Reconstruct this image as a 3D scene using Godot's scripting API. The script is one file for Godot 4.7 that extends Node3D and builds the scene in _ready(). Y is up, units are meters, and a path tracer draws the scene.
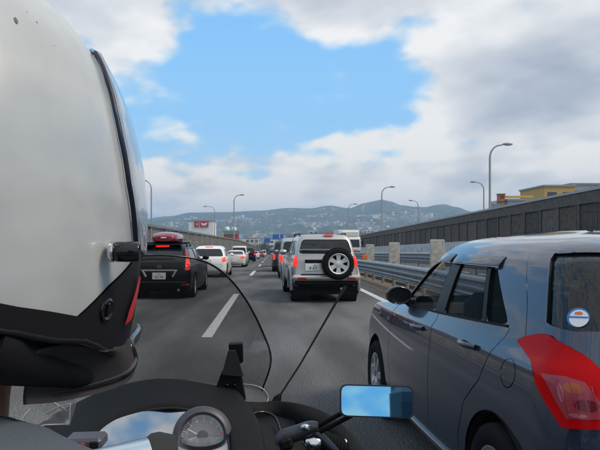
extends Node3D

# A motorway jam seen past a motorcyclist's helmet. Metres, y up, the road runs along -z.
const EYE := 1.42
var counts := {}
var mats := {}
var rng := RandomNumberGenerator.new()


func _ready() -> void:
	rng.seed = 4711
	var cam := Camera3D.new()
	cam.name = "camera"
	cam.projection = Camera3D.PROJECTION_FRUSTUM
	cam.near = 0.05
	cam.far = 9000.0
	cam.size = 450.0 / 620.0 * cam.near
	cam.frustum_offset = Vector2(29.0 / 620.0, 17.0 / 620.0) * cam.near
	cam.position = Vector3(0, EYE, 0)
	add_child(cam)
	cam.current = true
	var env := Environment.new()
	env.background_mode = Environment.BG_SKY
	env.tonemap_mode = Environment.TONE_MAPPER_LINEAR
	env.tonemap_exposure = 1.17
	env.sdfgi_enabled = true
	env.ssao_enabled = true
	env.ssil_enabled = true
	env.fog_enabled = true
	env.fog_density = 0.00030
	env.fog_light_color = Color(0.68, 0.81, 0.95)
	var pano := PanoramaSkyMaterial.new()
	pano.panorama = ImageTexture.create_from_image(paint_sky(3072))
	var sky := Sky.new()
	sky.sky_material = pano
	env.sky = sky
	env.background_energy_multiplier = 1.0
	var we := WorldEnvironment.new()
	we.name = "world_environment"
	we.environment = env
	add_child(we)
	var sun := DirectionalLight3D.new()
	sun.name = "sun"
	sun.light_energy = 0.75
	sun.light_color = Color(1.0, 0.94, 0.86)
	sun.light_angular_distance = 20.0
	sun.shadow_enabled = true
	sun.rotation_degrees = Vector3(-50, 72, 0)
	add_child(sun)
	make_materials()
	build_roadway()
	build_walls()
	build_guardrails()
	build_lamps()
	build_distance()
	build_traffic()
	build_hatchback()
	build_motorcycle()
	build_rider()


# ---------------------------------------------------------------- naming

func named(n: Node3D, called: String, parent: Node) -> Node3D:
	var key := "%d/%s" % [parent.get_instance_id(), called]
	var k: int = counts.get(key, 0)
	counts[key] = k + 1
	n.name = called if k == 0 else "%s_%03d" % [called, k]
	parent.add_child(n, true)
	return n


func tag(n: Node3D, label: String, category: String, group := "") -> Node3D:
	n.set_meta("label", label)
	n.set_meta("category", category)
	if group != "":
		n.set_meta("group", group)
	return n


func thing(called: String, label: String, category: String, at := Vector3.ZERO, group := "") -> Node3D:
	var n := Node3D.new()
	n.position = at
	named(n, called, self)
	return tag(n, label, category, group)


func part(called: String, mesh: Mesh, mat: Material, parent: Node, at := Vector3.ZERO) -> MeshInstance3D:
	var n := MeshInstance3D.new()
	n.mesh = mesh
	n.material_override = mat
	n.position = at
	named(n, called, parent)
	return n


func structure(called: String, mesh: Mesh, mat: Material) -> MeshInstance3D:
	var n := part(called, mesh, mat, self)
	n.set_meta("kind", "structure")
	return n


# ---------------------------------------------------------------- mesh collector

class Shape:
	var v := PackedVector3Array()
	var n := PackedVector3Array()
	var c := PackedColorArray()
	var tint := Color.WHITE
	var tinted := false

	func tri(a: Vector3, b: Vector3, d: Vector3, na: Vector3, nb: Vector3, nd: Vector3) -> void:
		if (d - a).cross(b - a).dot(na + nb + nd) < 0.0:
			v.append_array([a, d, b])
			n.append_array([na, nd, nb])
		else:
			v.append_array([a, b, d])
			n.append_array([na, nb, nd])
		if tinted:
			c.append_array([tint, tint, tint])

	func face(a: Vector3, b: Vector3, d: Vector3, out: Vector3) -> void:
		var m := (b - a).cross(d - a)
		if m.length_squared() < 1e-16:
			return
		m = m.normalized()
		if m.dot(out) < 0.0:
			m = -m
		tri(a, b, d, m, m, m)

	func quad(a: Vector3, b: Vector3, d: Vector3, e: Vector3, out: Vector3) -> void:
		face(a, b, d, out)
		face(a, d, e, out)

	# a box with chamfered edges
	func box(at: Vector3, size: Vector3, cut := 0.0, turn := Basis.IDENTITY) -> void:
		var h := size / 2.0
		if cut <= 0.0:
			for ax in 3:
				for s in [-1.0, 1.0]:
					var o := Vector3.ZERO
					o[ax] = s
					var p := Vector3.ZERO
					p[(ax + 1) % 3] = 1.0
					var q := Vector3.ZERO
					q[(ax + 2) % 3] = 1.0
					quad(at + turn * ((o - p - q) * h), at + turn * ((o + p - q) * h), at + turn * ((o + p + q) * h), at + turn * ((o - p + q) * h), turn * o)
			return
		var i := h - Vector3.ONE * cut
		for ax in 3:
			var b1 := (ax + 1) % 3
			var b2 := (ax + 2) % 3
			for s in [-1.0, 1.0]:
				var pts := []
				for k in [[-1, -1], [1, -1], [1, 1], [-1, 1]]:
					var p := Vector3.ZERO
					p[ax] = s * h[ax]
					p[b1] = k[0] * i[b1]
					p[b2] = k[1] * i[b2]
					pts.append(at + turn * p)
				var o := Vector3.ZERO
				o[ax] = s
				quad(pts[0], pts[1], pts[2], pts[3], turn * o)
				for t in [-1.0, 1.0]:
					var e := []
					for k in [-1.0, 1.0]:
						var p := Vector3.ZERO
						p[ax] = s * h[ax]
						p[b1] = t * i[b1]
						p[b2] = k * i[b2]
						e.append(at + turn * p)
						var r := Vector3.ZERO
						r[ax] = s * i[ax]
						r[b1] = t * h[b1]
						r[b2] = k * i[b2]
						e.append(at + turn * r)
					var oo := Vector3.ZERO
					oo[ax] = s
					oo[b1] = t
					quad(e[0], e[1], e[3], e[2], turn * oo)
		for sx in [-1.0, 1.0]:
			for sy in [-1.0, 1.0]:
				for sz in [-1.0, 1.0]:
					var s := Vector3(sx, sy, sz)
					face(at + turn * (s * Vector3(h.x, i.y, i.z)), at + turn * (s * Vector3(i.x, h.y, i.z)), at + turn * (s * Vector3(i.x, i.y, h.z)), turn * s)

	# a round bar along points, with a radius at each
	func tube(pts: Array, radii: Array, sides := 10, capped := true) -> void:
		var rings := []
		var side := Vector3.ZERO
		for k in pts.size():
			var a: Vector3 = pts[maxi(k - 1, 0)]
			var b: Vector3 = pts[mini(k + 1, pts.size() - 1)]
			var d := (b - a).normalized()
			if side == Vector3.ZERO:
				side = d.cross(Vector3.UP if absf(d.y) < 0.9 else Vector3.RIGHT).normalized()
			side = (side - d * side.dot(d)).normalized()
			var up := d.cross(side)
			var ring := []
			var r: float = radii[mini(k, radii.size() - 1)]
			for j in sides:
				var t := TAU * j / sides
				var o := side * cos(t) + up * sin(t)
				ring.append([pts[k] + o * r, o])
			rings.append(ring)
		for k in rings.size() - 1:
			for j in sides:
				var a = rings[k][j]
				var b = rings[k][(j + 1) % sides]
				var d = rings[k + 1][(j + 1) % sides]
				var e = rings[k + 1][j]
				tri(a[0], b[0], d[0], a[1], b[1], d[1])
				tri(a[0], d[0], e[0], a[1], d[1], e[1])
		if capped:
			for k in [0, rings.size() - 1]:
				var o: Vector3 = (pts[0] - pts[1]) if k == 0 else (pts[k] - pts[k - 1])
				o = o.normalized()
				for j in sides:
					tri(pts[k], rings[k][j][0], rings[k][(j + 1) % sides][0], o, o, o)

	# a turned shape: profile of (radius, height) about the frame's y axis
	func lathe(profile: Array, frame: Transform3D, segs := 24, soft := 50.0) -> void:
		var fl := []
		for k in profile.size() - 1:
			var d: Vector2 = profile[k + 1] - profile[k]
			fl.append(Vector2(d.y, -d.x).normalized())
		for k in profile.size() - 1:
			var n0: Vector2 = fl[k]
			var n1: Vector2 = fl[k]
			if k > 0 and absf(rad_to_deg(fl[k - 1].angle_to(fl[k]))) < soft:
				n0 = (fl[k - 1] + fl[k]).normalized()
			if k < fl.size() - 1 and absf(rad_to_deg(fl[k].angle_to(fl[k + 1]))) < soft:
				n1 = (fl[k] + fl[k + 1]).normalized()
			var p0: Vector2 = profile[k]
			var p1: Vector2 = profile[k + 1]
			for j in segs:
				var a := TAU * j / segs
				var b := TAU * (j + 1) / segs
				var ra := Vector3(cos(a), 0, sin(a))
				var rb := Vector3(cos(b), 0, sin(b))
				var q := []
				for w in [[ra, p0, n0], [rb, p0, n0], [rb, p1, n1], [ra, p1, n1]]:
					q.append([frame * (w[0] * w[1].x + Vector3.UP * w[1].y), (frame.basis * (w[0] * w[2].x + Vector3.UP * w[2].y)).normalized()])
				if p0.x > 1e-6:
					tri(q[0][0], q[1][0], q[2][0], q[0][1], q[1][1], q[2][1])
				if p1.x > 1e-6:
					tri(q[0][0], q[2][0], q[3][0], q[0][1], q[2][1], q[3][1])

	static func cr(a: Vector3, b: Vector3, d: Vector3, e: Vector3, t: float) -> Vector3:
		return a.cubic_interpolate(b, e, d, t) if false else 0.5 * ((2.0 * b) + (d - a) * t + (2.0 * a - 5.0 * b + 4.0 * d - e) * t * t + (3.0 * b - a - 3.0 * d + e) * t * t * t)

	static func curve(pts: Array, per: int) -> Array:
		var out := []
		var m := pts.size() - 1
		for k in m:
			for j in per:
				out.append(cr(pts[k] * 2.0 - pts[k + 1] if k == 0 else pts[k - 1], pts[k], pts[k + 1], pts[k + 1] * 2.0 - pts[k] if k == m - 1 else pts[k + 2], float(j) / per))
		out.append(pts[m])
		return out

	# a smooth skin through a net of points, rounded off to a plate of some thickness
	func skin(net: Array, nu: int, nv: int, thick := 0.0, hint := Vector3.UP) -> void:
		var rows := []
		for r in net:
			rows.append(curve(r, nu))
		var cols := []
		for k in rows[0].size():
			var col := []
			for r in rows:
				col.append(r[k])
			cols.append(curve(col, nv))
		var a := cols.size()
		var b: int = cols[0].size()
		var nor := []
		for i in a:
			var line := []
			for j in b:
				var du: Vector3 = cols[mini(i + 1, a - 1)][j] - cols[maxi(i - 1, 0)][j]
				var dv: Vector3 = cols[i][mini(j + 1, b - 1)] - cols[i][maxi(j - 1, 0)]
				line.append(du.cross(dv).normalized())
			nor.append(line)
		var flip := 1.0
		if nor[a / 2][b / 2].dot(hint) < 0.0:
			flip = -1.0
		for side in ([1.0, -1.0] if thick > 0.0 else [1.0]):
			for i in a - 1:
				for j in b - 1:
					var q := []
					for w in [[i, j], [i + 1, j], [i + 1, j + 1], [i, j + 1]]:
						var m: Vector3 = nor[w[0]][w[1]] * flip
						q.append([cols[w[0]][w[1]] + m * (thick / 2.0 * side), m * side])
					tri(q[0][0], q[1][0], q[2][0], q[0][1], q[1][1], q[2][1])
					tri(q[0][0], q[2][0], q[3][0], q[0][1], q[2][1], q[3][1])
		if thick > 0.0:
			var edge := []
			for i in a:
				edge.append([i, 0])
			for j in range(1, b):
				edge.append([a - 1, j])
			for i in range(a - 2, -1, -1):
				edge.append([i, b - 1])
			for j in range(b - 2, -1, -1):
				edge.append([0, j])
			var mid: Vector3 = cols[a / 2][b / 2]
			for k in edge.size() - 1:
				var e0 = edge[k]
				var e1 = edge[k + 1]
				var p0: Vector3 = cols[e0[0]][e0[1]]
				var p1: Vector3 = cols[e1[0]][e1[1]]
				var m0: Vector3 = nor[e0[0]][e0[1]] * (thick / 2.0)
				var m1: Vector3 = nor[e1[0]][e1[1]] * (thick / 2.0)
				quad(p0 - m0, p0 + m0, p1 + m1, p1 - m1, (p0 + p1) / 2.0 - mid)

	# a flat outline (in x, y of the frame) drawn out along z, both faces and the edge
	func plate(poly: PackedVector2Array, depth: float, frame := Transform3D.IDENTITY) -> void:
		var t := Geometry2D.triangulate_polygon(poly)
		var z := frame.basis.z.normalized()
		for k in range(0, t.size(), 3):
			for s in [0.5, -0.5]:
				var q := []
				for j in 3:
					q.append(frame * Vector3(poly[t[k + j]].x, poly[t[k + j]].y, depth * s))
				face(q[0], q[1], q[2], z * s)
		var turn := -1.0 if Geometry2D.is_polygon_clockwise(poly) else 1.0
		for k in poly.size():
			var a := poly[k]
			var b := poly[(k + 1) % poly.size()]
			var o := Vector2(b.y - a.y, a.x - b.x) * turn
			quad(frame * Vector3(a.x, a.y, depth / 2), frame * Vector3(b.x, b.y, depth / 2), frame * Vector3(b.x, b.y, -depth / 2), frame * Vector3(a.x, a.y, -depth / 2), frame.basis * Vector3(o.x, o.y, 0))

	# the part of a curved surface f(u, v) inside an outline in (u, v), holes left out
	func patch(poly: PackedVector2Array, holes: Array, f: Callable, cell: Vector2, off := 0.0, inside := Vector3.INF) -> void:
		var lo := poly[0]
		var hi := poly[0]
		for p in poly:
			lo = lo.min(p)
			hi = hi.max(p)
		var boxes := []
		for h in holes:
			var r := Rect2(h[0], Vector2.ZERO)
			for p in h:
				r = r.expand(p)
			boxes.append(r)
		var cache := {}
		var i0 := floori(lo.x / cell.x)
		var i1 := ceili(hi.x / cell.x)
		var j0 := floori(lo.y / cell.y)
		var j1 := ceili(hi.y / cell.y)
		for i in range(i0, i1):
			for j in range(j0, j1):
				var c0 := Vector2(i * cell.x, j * cell.y)
				var rect := PackedVector2Array([c0, c0 + Vector2(cell.x, 0), c0 + cell, c0 + Vector2(0, cell.y)])
				var pieces := Geometry2D.intersect_polygons(rect, poly)
				var area := Rect2(c0, cell)
				for k in holes.size():
					if not pieces.is_empty() and boxes[k].intersects(area, true):
						var left: Array[PackedVector2Array] = []
						for p in pieces:
							left.append_array(Geometry2D.clip_polygons(p, holes[k]))
						pieces = left
				for p in pieces:
					if p.size() < 3 or Geometry2D.is_polygon_clockwise(p) != Geometry2D.is_polygon_clockwise(rect):
						continue
					var tr := PackedInt32Array([0, 1, 2, 0, 2, 3]) if p.size() == 4 and pieces.size() == 1 else Geometry2D.triangulate_polygon(p)
					for k in range(0, tr.size(), 3):
						var q := []
						for m in 3:
							var w := p[tr[k + m]]
							var key := Vector2i(roundi(w.x * 200000.0), roundi(w.y * 200000.0))
							if not cache.has(key):
								cache[key] = at_surface(f, w, cell, off, inside)
							q.append(cache[key])
						tri(q[0][0], q[1][0], q[2][0], q[0][1], q[1][1], q[2][1])

	static func at_surface(f: Callable, w: Vector2, cell: Vector2, off: float, inside: Vector3) -> Array:
		var e := cell * 0.12
		var p: Vector3 = f.call(w)
		var du: Vector3 = f.call(w + Vector2(e.x, 0)) - f.call(w - Vector2(e.x, 0))
		var dv: Vector3 = f.call(w + Vector2(0, e.y)) - f.call(w - Vector2(0, e.y))
		var m := du.cross(dv)
		m = m.normalized() if m.length_squared() > 1e-18 else Vector3.UP
		if inside != Vector3.INF and m.dot(p - inside) < 0.0:
			m = -m
		return [p + m * off, m]

	# a band along an outline on the surface, from one offset to another (the cut edge of a panel)
	func rim(poly: PackedVector2Array, f: Callable, off0: float, off1: float, inside: Vector3, closed := true) -> void:
		var mid := Vector2.ZERO
		for p in poly:
			mid += p / poly.size()
		var cen: Vector3 = f.call(mid)
		for k in poly.size() - (0 if closed else 1):
			var a := at_surface(f, poly[k], Vector2(0.02, 0.1), 0.0, inside)
			var b := at_surface(f, poly[(k + 1) % poly.size()], Vector2(0.02, 0.1), 0.0, inside)
			quad(a[0] + a[1] * off0, b[0] + b[1] * off0, b[0] + b[1] * off1, a[0] + a[1] * off1, cen - a[0])

	func add(o: Shape, xf := Transform3D.IDENTITY) -> void:
		for k in o.v.size():
			v.append(xf * o.v[k])
			n.append((xf.basis * o.n[k]).normalized())
		if tinted:
			for k in o.v.size():
				c.append(o.c[k] if k < o.c.size() else tint)

	func mesh() -> ArrayMesh:
		var arr := []
		arr.resize(Mesh.ARRAY_MAX)
		arr[Mesh.ARRAY_VERTEX] = v
		arr[Mesh.ARRAY_NORMAL] = n
		if tinted:
			arr[Mesh.ARRAY_COLOR] = c
		var m := ArrayMesh.new()
		m.add_surface_from_arrays(Mesh.PRIMITIVE_TRIANGLES, arr)
		return m


func boxed(at: Vector3, size: Vector3, cut := 0.0, turn := Basis.IDENTITY) -> ArrayMesh:
	var s := Shape.new()
	s.box(at, size, cut, turn)
	return s.mesh()


func tubed(pts: Array, radii: Array, sides := 10) -> ArrayMesh:
	var s := Shape.new()
	s.tube(pts, radii, sides)
	return s.mesh()


func sphere(r: float, at := Vector3.ZERO, squash := Vector3.ONE, segs := 16) -> ArrayMesh:
	var s := Shape.new()
	var prof := []
	for k in 9:
		prof.append(Vector2(r * sin(PI * k / 8), -r * cos(PI * k / 8)))
	prof.reverse()
	prof.reverse()
	s.lathe(prof, Transform3D(Basis.from_scale(squash), at), segs)
	return s.mesh()


# ---------------------------------------------------------------- sky

func bump(az: float, el: float, a0: float, e0: float, ra: float, re: float) -> float:
	var d := wrapf(az - a0, -180.0, 180.0) / ra
	var e := (el - e0) / re
	return exp(-(d * d + e * e))


func paint_sky(w: int) -> Image:
	var h := w / 2
	var fine := FastNoiseLite.new()
	fine.seed = 11
	fine.noise_type = FastNoiseLite.TYPE_SIMPLEX_SMOOTH
	fine.frequency = 0.55
	fine.fractal_octaves = 7
	fine.fractal_gain = 0.52
	var broad := FastNoiseLite.new()
	broad.seed = 5
	broad.frequency = 0.3
	broad.fractal_octaves = 3
	var puff := FastNoiseLite.new()
	puff.seed = 77
	puff.frequency = 0.16
	puff.fractal_octaves = 5
	var px := PackedByteArray()
	px.resize(w * h * 3)
	var low := Color(0.40, 0.42, 0.43)
	for j in h:
		var el := 90.0 - (j + 0.5) / h * 180.0
		if el < -4.0:
			for i in w:
				var o := (j * w + i) * 3
				px[o] = int(low.r * 255)
				px[o + 1] = int(low.g * 255)
				px[o + 2] = int(low.b * 255)
			continue
		var y := sin(deg_to_rad(el))
		var r := cos(deg_to_rad(el))
		var base := Color(0.80, 0.90, 0.955).lerp(Color(0.565, 0.785, 0.96), smoothstep(0.0, 12.0, el)).lerp(Color(0.48, 0.72, 0.945), smoothstep(10.0, 26.0, el)).lerp(Color(0.36, 0.61, 0.89), smoothstep(24.0, 70.0, el))
		var flat := 1.0 / (maxf(y, 0.0) + 0.16)
		for i in w:
			var az := ((i + 0.5) / w) * 360.0
			if az > 180.0:
				az -= 360.0
			var sx := sin(deg_to_rad(az)) * r
			var sz := -cos(deg_to_rad(az)) * r
			var wx := sx * flat
			var wz := sz * flat
			var wide := fine.get_noise_2d(wx * 1.1 + 3.0, wz * 1.1)
			var lump := puff.get_noise_3d(az * 0.85, el * 1.7, 4.0)
			var near := 1.0 - smoothstep(6.0, 13.0, el)
			var n := wide * lerpf(0.75, 0.45, near) + lump * lerpf(0.5, 1.0, near)
			var b := broad.get_noise_2d(wx + 20.0, wz) * 0.35 + 0.14
			b += 0.14 * smoothstep(28.0, 45.0, el)  # extra unseen high cloud, added for the dial glass to reflect
			var heavy := 0.0
			if absf(az) < 60.0:
				var k := 0.50 * bump(az, el, -13.5, 18.5, 6.0, 4.2)
				k -= 0.55 * bump(az, el, -4.0, 12.5, 11.0, 4.0)
				k -= 0.30 * bump(az, el, -5.5, 18.5, 4.0, 2.4)
				k += 0.12 * bump(az, el, 9.0, 23.0, 10.0, 3.0)
				k -= 0.34 * bump(az, el, -2.5, 20.5, 5.0, 5.0)
				k -= 0.20 * bump(az, el, -20.0, 14.0, 5.0, 6.0)
				k -= 0.16 * bump(az, el, 14.0, 9.5, 5.0, 3.0)
				k -= 0.30 * bump(az, el, 4.0, 16.0, 7.0, 3.0)
				k += 0.80 * bump(az, el, 21.0, 12.5, 11.0, 8.0)
				k += 0.62 * bump(az, el, 8.0, 4.6, 17.0, 2.9)
				k += 0.30 * bump(az, el, -9.0, 4.5, 5.0, 1.8)
				k -= 0.38 * bump(az, el, -13.0, 9.5, 6.0, 2.6)
				k += 0.40 * bump(az, el, 30.0, 4.0, 16.0, 5.0)
				k -= 0.30 * bump(az, el, 11.0, 13.5, 2.4, 1.6)
				b += k
				heavy = 0.38 * bump(az, el, 22.0, 12.0, 9.0, 5.5) + 0.22 * bump(az, el, 8.0, 22.0, 8.0, 3.0) - 0.30 * bump(az, el, 10.0, 9.5, 5.0, 5.0) - 0.2 * bump(az, el, -13.5, 18.5, 6.0, 4.0) - 0.30 * near
			var wisp := fine.get_noise_2d(wx * 4.2 + 70.0, wz * 4.2)
			var d := n + b + wisp * 0.16
			var cover := smoothstep(-0.13, 0.36, d)
			var deep := smoothstep(0.3, 1.3, d)
			var shade := clampf(0.16 + heavy + deep * 0.42 + wide * 0.45 - lump * lerpf(0.55, 1.0, near) + fine.get_noise_2d(wx * 2.4 + 40.0, wz * 2.4 + 9.0) * 0.22, 0.0, 1.0)
			var col := Color(0.935, 0.935, 0.93).lerp(Color(0.955, 0.945, 0.92), near).lerp(Color(0.63, 0.67, 0.73), shade)
			var res := base.lerp(col, cover)
			res = res.lerp(Color(0.83, 0.875, 0.90), clampf(1.0 - el / 4.0, 0.0, 1.0) * 0.6)
			var o := (j * w + i) * 3
			px[o] = int(clampf(res.r, 0, 1) * 255.0)
			px[o + 1] = int(clampf(res.g, 0, 1) * 255.0)
			px[o + 2] = int(clampf(res.b, 0, 1) * 255.0)
	return Image.create_from_data(w, h, false, Image.FORMAT_RGB8, px)


# ---------------------------------------------------------------- materials

func noise_tex(freq: float, octaves: int, lo: Color, hi: Color, seed_ := 1, size := 512, kind := FastNoiseLite.TYPE_SIMPLEX_SMOOTH, mid := 0.5) -> ImageTexture:
	var f := FastNoiseLite.new()
	f.seed = seed_
	f.noise_type = kind
	f.frequency = freq
	f.fractal_octaves = octaves
	var im := f.get_seamless_image(size, size)
	im.convert(Image.FORMAT_RGB8)
	var data := im.get_data()
	for k in range(0, data.size(), 3):
		var t := clampf((data[k] / 255.0 - mid) * 1.6 + 0.5, 0.0, 1.0)
		var q := lo.lerp(hi, t)
		data[k] = int(q.r * 255)
		data[k + 1] = int(q.g * 255)
		data[k + 2] = int(q.b * 255)
	return ImageTexture.create_from_image(Image.create_from_data(size, size, false, Image.FORMAT_RGB8, data))


func bump_tex(freq: float, octaves: int, strength: float, seed_ := 3, size := 512) -> ImageTexture:
	var f := FastNoiseLite.new()
	f.seed = seed_
	f.frequency = freq
	f.fractal_octaves = octaves
	var im := f.get_seamless_image(size, size)
	im.bump_map_to_normal_map(strength)
	return ImageTexture.create_from_image(im)


func mat(called: String, color: Color, rough := 0.6, metal := 0.0) -> StandardMaterial3D:
	var m := StandardMaterial3D.new()
	m.resource_name = called
	m.albedo_color = color.linear_to_srgb()
	m.roughness = rough
	m.metallic = metal
	mats[called] = m
	return m


func worn(m: StandardMaterial3D, tex: Texture2D, scale: float, world := true) -> StandardMaterial3D:
	m.albedo_texture = tex
	m.uv1_triplanar = true
	m.uv1_world_triplanar = world
	m.uv1_scale = Vector3.ONE * scale
	return m


func paint(called: String, color: Color, metal := 0.4, rough := 0.32) -> StandardMaterial3D:
	var m := mat(called, color, rough, metal)
	m.clearcoat_enabled = true
	m.clearcoat = 0.8
	m.clearcoat_roughness = 0.04
	return m


func clear(called: String, color: Color, alpha: float, rough := 0.02) -> StandardMaterial3D:
	var m := mat(called, color, rough)
	m.albedo_color.a = alpha
	m.transparency = BaseMaterial3D.TRANSPARENCY_ALPHA
	return m


func glowing(called: String, color: Color, energy: float) -> StandardMaterial3D:
	var m := mat(called, color, 0.25)
	m.emission_enabled = true
	m.emission = color.linear_to_srgb()
	m.emission_energy_multiplier = energy
	return m


func make_materials() -> void:
	# road surface: stone grain, with broad darker and lighter wear over it
	var asphalt := worn(mat("asphalt", Color(1, 1, 1), 0.9), noise_tex(0.13, 4, Color(0.20, 0.207, 0.214), Color(0.575, 0.58, 0.585), 21, 1024), 0.42)
	asphalt.normal_enabled = true
	asphalt.normal_texture = bump_tex(0.13, 3, 8.0, 8, 1024)
	asphalt.normal_scale = 0.8
	asphalt.detail_enabled = true
	asphalt.detail_blend_mode = BaseMaterial3D.BLEND_MODE_MUL
	asphalt.detail_uv_layer = BaseMaterial3D.DETAIL_UV_2
	asphalt.detail_albedo = noise_tex(0.012, 5, Color(0.66, 0.66, 0.665), Color(1.0, 1.0, 1.0), 31)
	asphalt.uv2_triplanar = true
	asphalt.uv2_world_triplanar = true
	asphalt.uv2_scale = Vector3(0.11, 0.11, 0.022)
	worn(mat("road_paint", Color(1, 1, 1), 0.7), noise_tex(0.05, 5, Color(0.60, 0.61, 0.61), Color(0.80, 0.81, 0.81), 5), 0.6)
	worn(mat("median_dirt", Color(1, 1, 1), 0.95), noise_tex(0.06, 5, Color(0.30, 0.25, 0.20), Color(0.47, 0.41, 0.34), 6), 0.5)
	var con := worn(mat("concrete", Color(1, 1, 1), 0.9), noise_tex(0.015, 6, Color(0.50, 0.495, 0.47), Color(0.66, 0.655, 0.635), 7), 0.16)
	con.uv1_scale = Vector3(0.2, 0.12, 0.12)
	worn(mat("pale_concrete", Color(1, 1, 1), 0.9), noise_tex(0.02, 5, Color(0.63, 0.62, 0.575), Color(0.74, 0.73, 0.69), 9), 0.35)
	worn(mat("white_parapet", Color(1, 1, 1), 0.9), noise_tex(0.015, 6, Color(0.66, 0.67, 0.67), Color(0.80, 0.81, 0.81), 10), 0.14)
	worn(mat("wall_panel", Color(1, 1, 1), 0.75), noise_tex(0.02, 5, Color(0.36, 0.355, 0.34), Color(0.47, 0.465, 0.445), 12), 0.22)
	worn(mat("wall_panel_b", Color(1, 1, 1), 0.75), noise_tex(0.02, 5, Color(0.335, 0.33, 0.32), Color(0.44, 0.435, 0.415), 13), 0.2)
	worn(mat("wall_cap", Color(1, 1, 1), 0.6), noise_tex(0.02, 5, Color(0.46, 0.46, 0.455), Color(0.56, 0.56, 0.55), 14), 0.2)
	worn(mat("dark_panel", Color(1, 1, 1), 0.7), noise_tex(0.02, 5, Color(0.295, 0.255, 0.22), Color(0.40, 0.355, 0.315), 15), 0.25)
	worn(mat("dark_panel_b", Color(1, 1, 1), 0.7), noise_tex(0.02, 5, Color(0.245, 0.22, 0.20), Color(0.33, 0.30, 0.275), 16), 0.25)
	worn(mat("dark_panel_c", Color(1, 1, 1), 0.7), noise_tex(0.02, 5, Color(0.33, 0.30, 0.275), Color(0.42, 0.385, 0.355), 26), 0.25)
	worn(mat("dark_band", Color(1, 1, 1), 0.7), noise_tex(0.02, 5, Color(0.315, 0.285, 0.26), Color(0.40, 0.37, 0.34), 17), 0.2)
	mat("light_cap", Color(0.38, 0.38, 0.37), 0.6)
	var steel := worn(mat("galvanised", Color(1, 1, 1), 0.5, 0.35), noise_tex(0.03, 5, Color(0.47, 0.50, 0.52), Color(0.60, 0.63, 0.65), 18), 0.4)
	steel.uv1_scale = Vector3(0.6, 0.6, 0.3)
	mat("lamp_pole", Color(0.33, 0.34, 0.35), 0.5, 0.3)
	mat("lamp_glass", Color(0.55, 0.56, 0.55), 0.25)
	mat("orange_reflector", Color(0.75, 0.16, 0.02), 0.4)
	mat("sign_blue", Color(0.02, 0.10, 0.42), 0.5)
	mat("sign_red", Color(0.42, 0.02, 0.035), 0.5)
	mat("sign_white", Color(0.78, 0.78, 0.78), 0.5)
	mat("wall_white", Color(0.70, 0.70, 0.68), 0.8)
	mat("wall_cream", Color(0.56, 0.52, 0.45), 0.8)
	mat("wall_grey", Color(0.36, 0.36, 0.36), 0.8)
	mat("wall_yellow", Color(0.55, 0.33, 0.09), 0.8)
	mat("wall_red", Color(0.33, 0.035, 0.02), 0.7)
	mat("roof_green", Color(0.10, 0.24, 0.17), 0.7)
	mat("roof_grey", Color(0.27, 0.27, 0.27), 0.8)
	mat("window_dark", Color(0.05, 0.06, 0.075), 0.15)
	mat("bark", Color(0.08, 0.06, 0.045), 0.9)
	var leaf := mat("leaf", Color(1, 1, 1), 0.8)
	leaf.vertex_color_use_as_albedo = true
	leaf.backlight_enabled = true
	leaf.backlight = Color(0.1, 0.14, 0.04)
	var land := mat("hill_land", Color(1, 1, 1), 1.0)
	land.vertex_color_use_as_albedo = true
	var town := mat("town_houses", Color(1, 1, 1), 0.8)
	town.vertex_color_use_as_albedo = true
	worn(mat("ground", Color(1, 1, 1), 1.0), noise_tex(0.03, 6, Color(0.30, 0.33, 0.29), Color(0.47, 0.47, 0.44), 19), 0.004)
	# vehicles
	var sw := paint("slate_paint", Color(0.024, 0.037, 0.072), 0.35, 0.26)
	sw.clearcoat = 1.0
	mat("pillar_black", Color(0.008, 0.008, 0.009), 0.4).metallic_specular = 0.3
	mat("bright_alloy", Color(0.66, 0.66, 0.65), 0.35, 0.3)
	sw.clearcoat_roughness = 0.03
	paint("black_paint", Color(0.003, 0.003, 0.004), 0.0, 0.4)
	mats.black_paint.clearcoat = 0.22
	mats.black_paint.metallic_specular = 0.25
	paint("dark_blue_paint", Color(0.015, 0.018, 0.026), 0.3)
	paint("silver_paint", Color(0.42, 0.415, 0.40), 0.5, 0.34)
	paint("pale_blue_paint", Color(0.42, 0.47, 0.52), 0.5, 0.34)
	paint("white_paint", Color(0.72, 0.72, 0.71), 0.0)
	paint("cream_paint", Color(0.66, 0.65, 0.61), 0.0)
	paint("red_paint", Color(0.36, 0.02, 0.015), 0.2)
	paint("box_red", Color(0.20, 0.006, 0.016), 0.15, 0.25)
	paint("cladding_grey", Color(0.22, 0.22, 0.22), 0.2, 0.4)
	mat("tyre", Color(0.014, 0.014, 0.015), 0.9).metallic_specular = 0.2
	mat("alloy", Color(0.56, 0.57, 0.58), 0.28, 0.85)
	mat("black_plastic", Color(0.009, 0.009, 0.010), 0.55).metallic_specular = 0.25
	mat("gloss_black", Color(0.008, 0.008, 0.010), 0.12)
	mat("dark_void", Color(0.006, 0.006, 0.006), 0.9)
	mat("chrome", Color(0.62, 0.63, 0.64), 0.12, 1.0)
	mat("cloth_seat", Color(0.035, 0.035, 0.038), 0.9)
	mat("plate_white", Color(0.72, 0.73, 0.72), 0.5)
	mat("plate_ink", Color(0.02, 0.09, 0.05), 0.6)
	mat("reflector_red", Color(0.30, 0.008, 0.008), 0.2)
	mat("dark_glass", Color(0.012, 0.014, 0.017), 0.04)
	clear("car_glass", Color(0.015, 0.028, 0.03), 0.30).metallic_specular = 0.10
	clear("tint_glass", Color(0.006, 0.007, 0.009), 0.94)
	glowing("brake_light", Color(0.75, 0.03, 0.02), 0.9)
	mats.brake_light.emission = Color(1.0, 0.17, 0.12)
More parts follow.
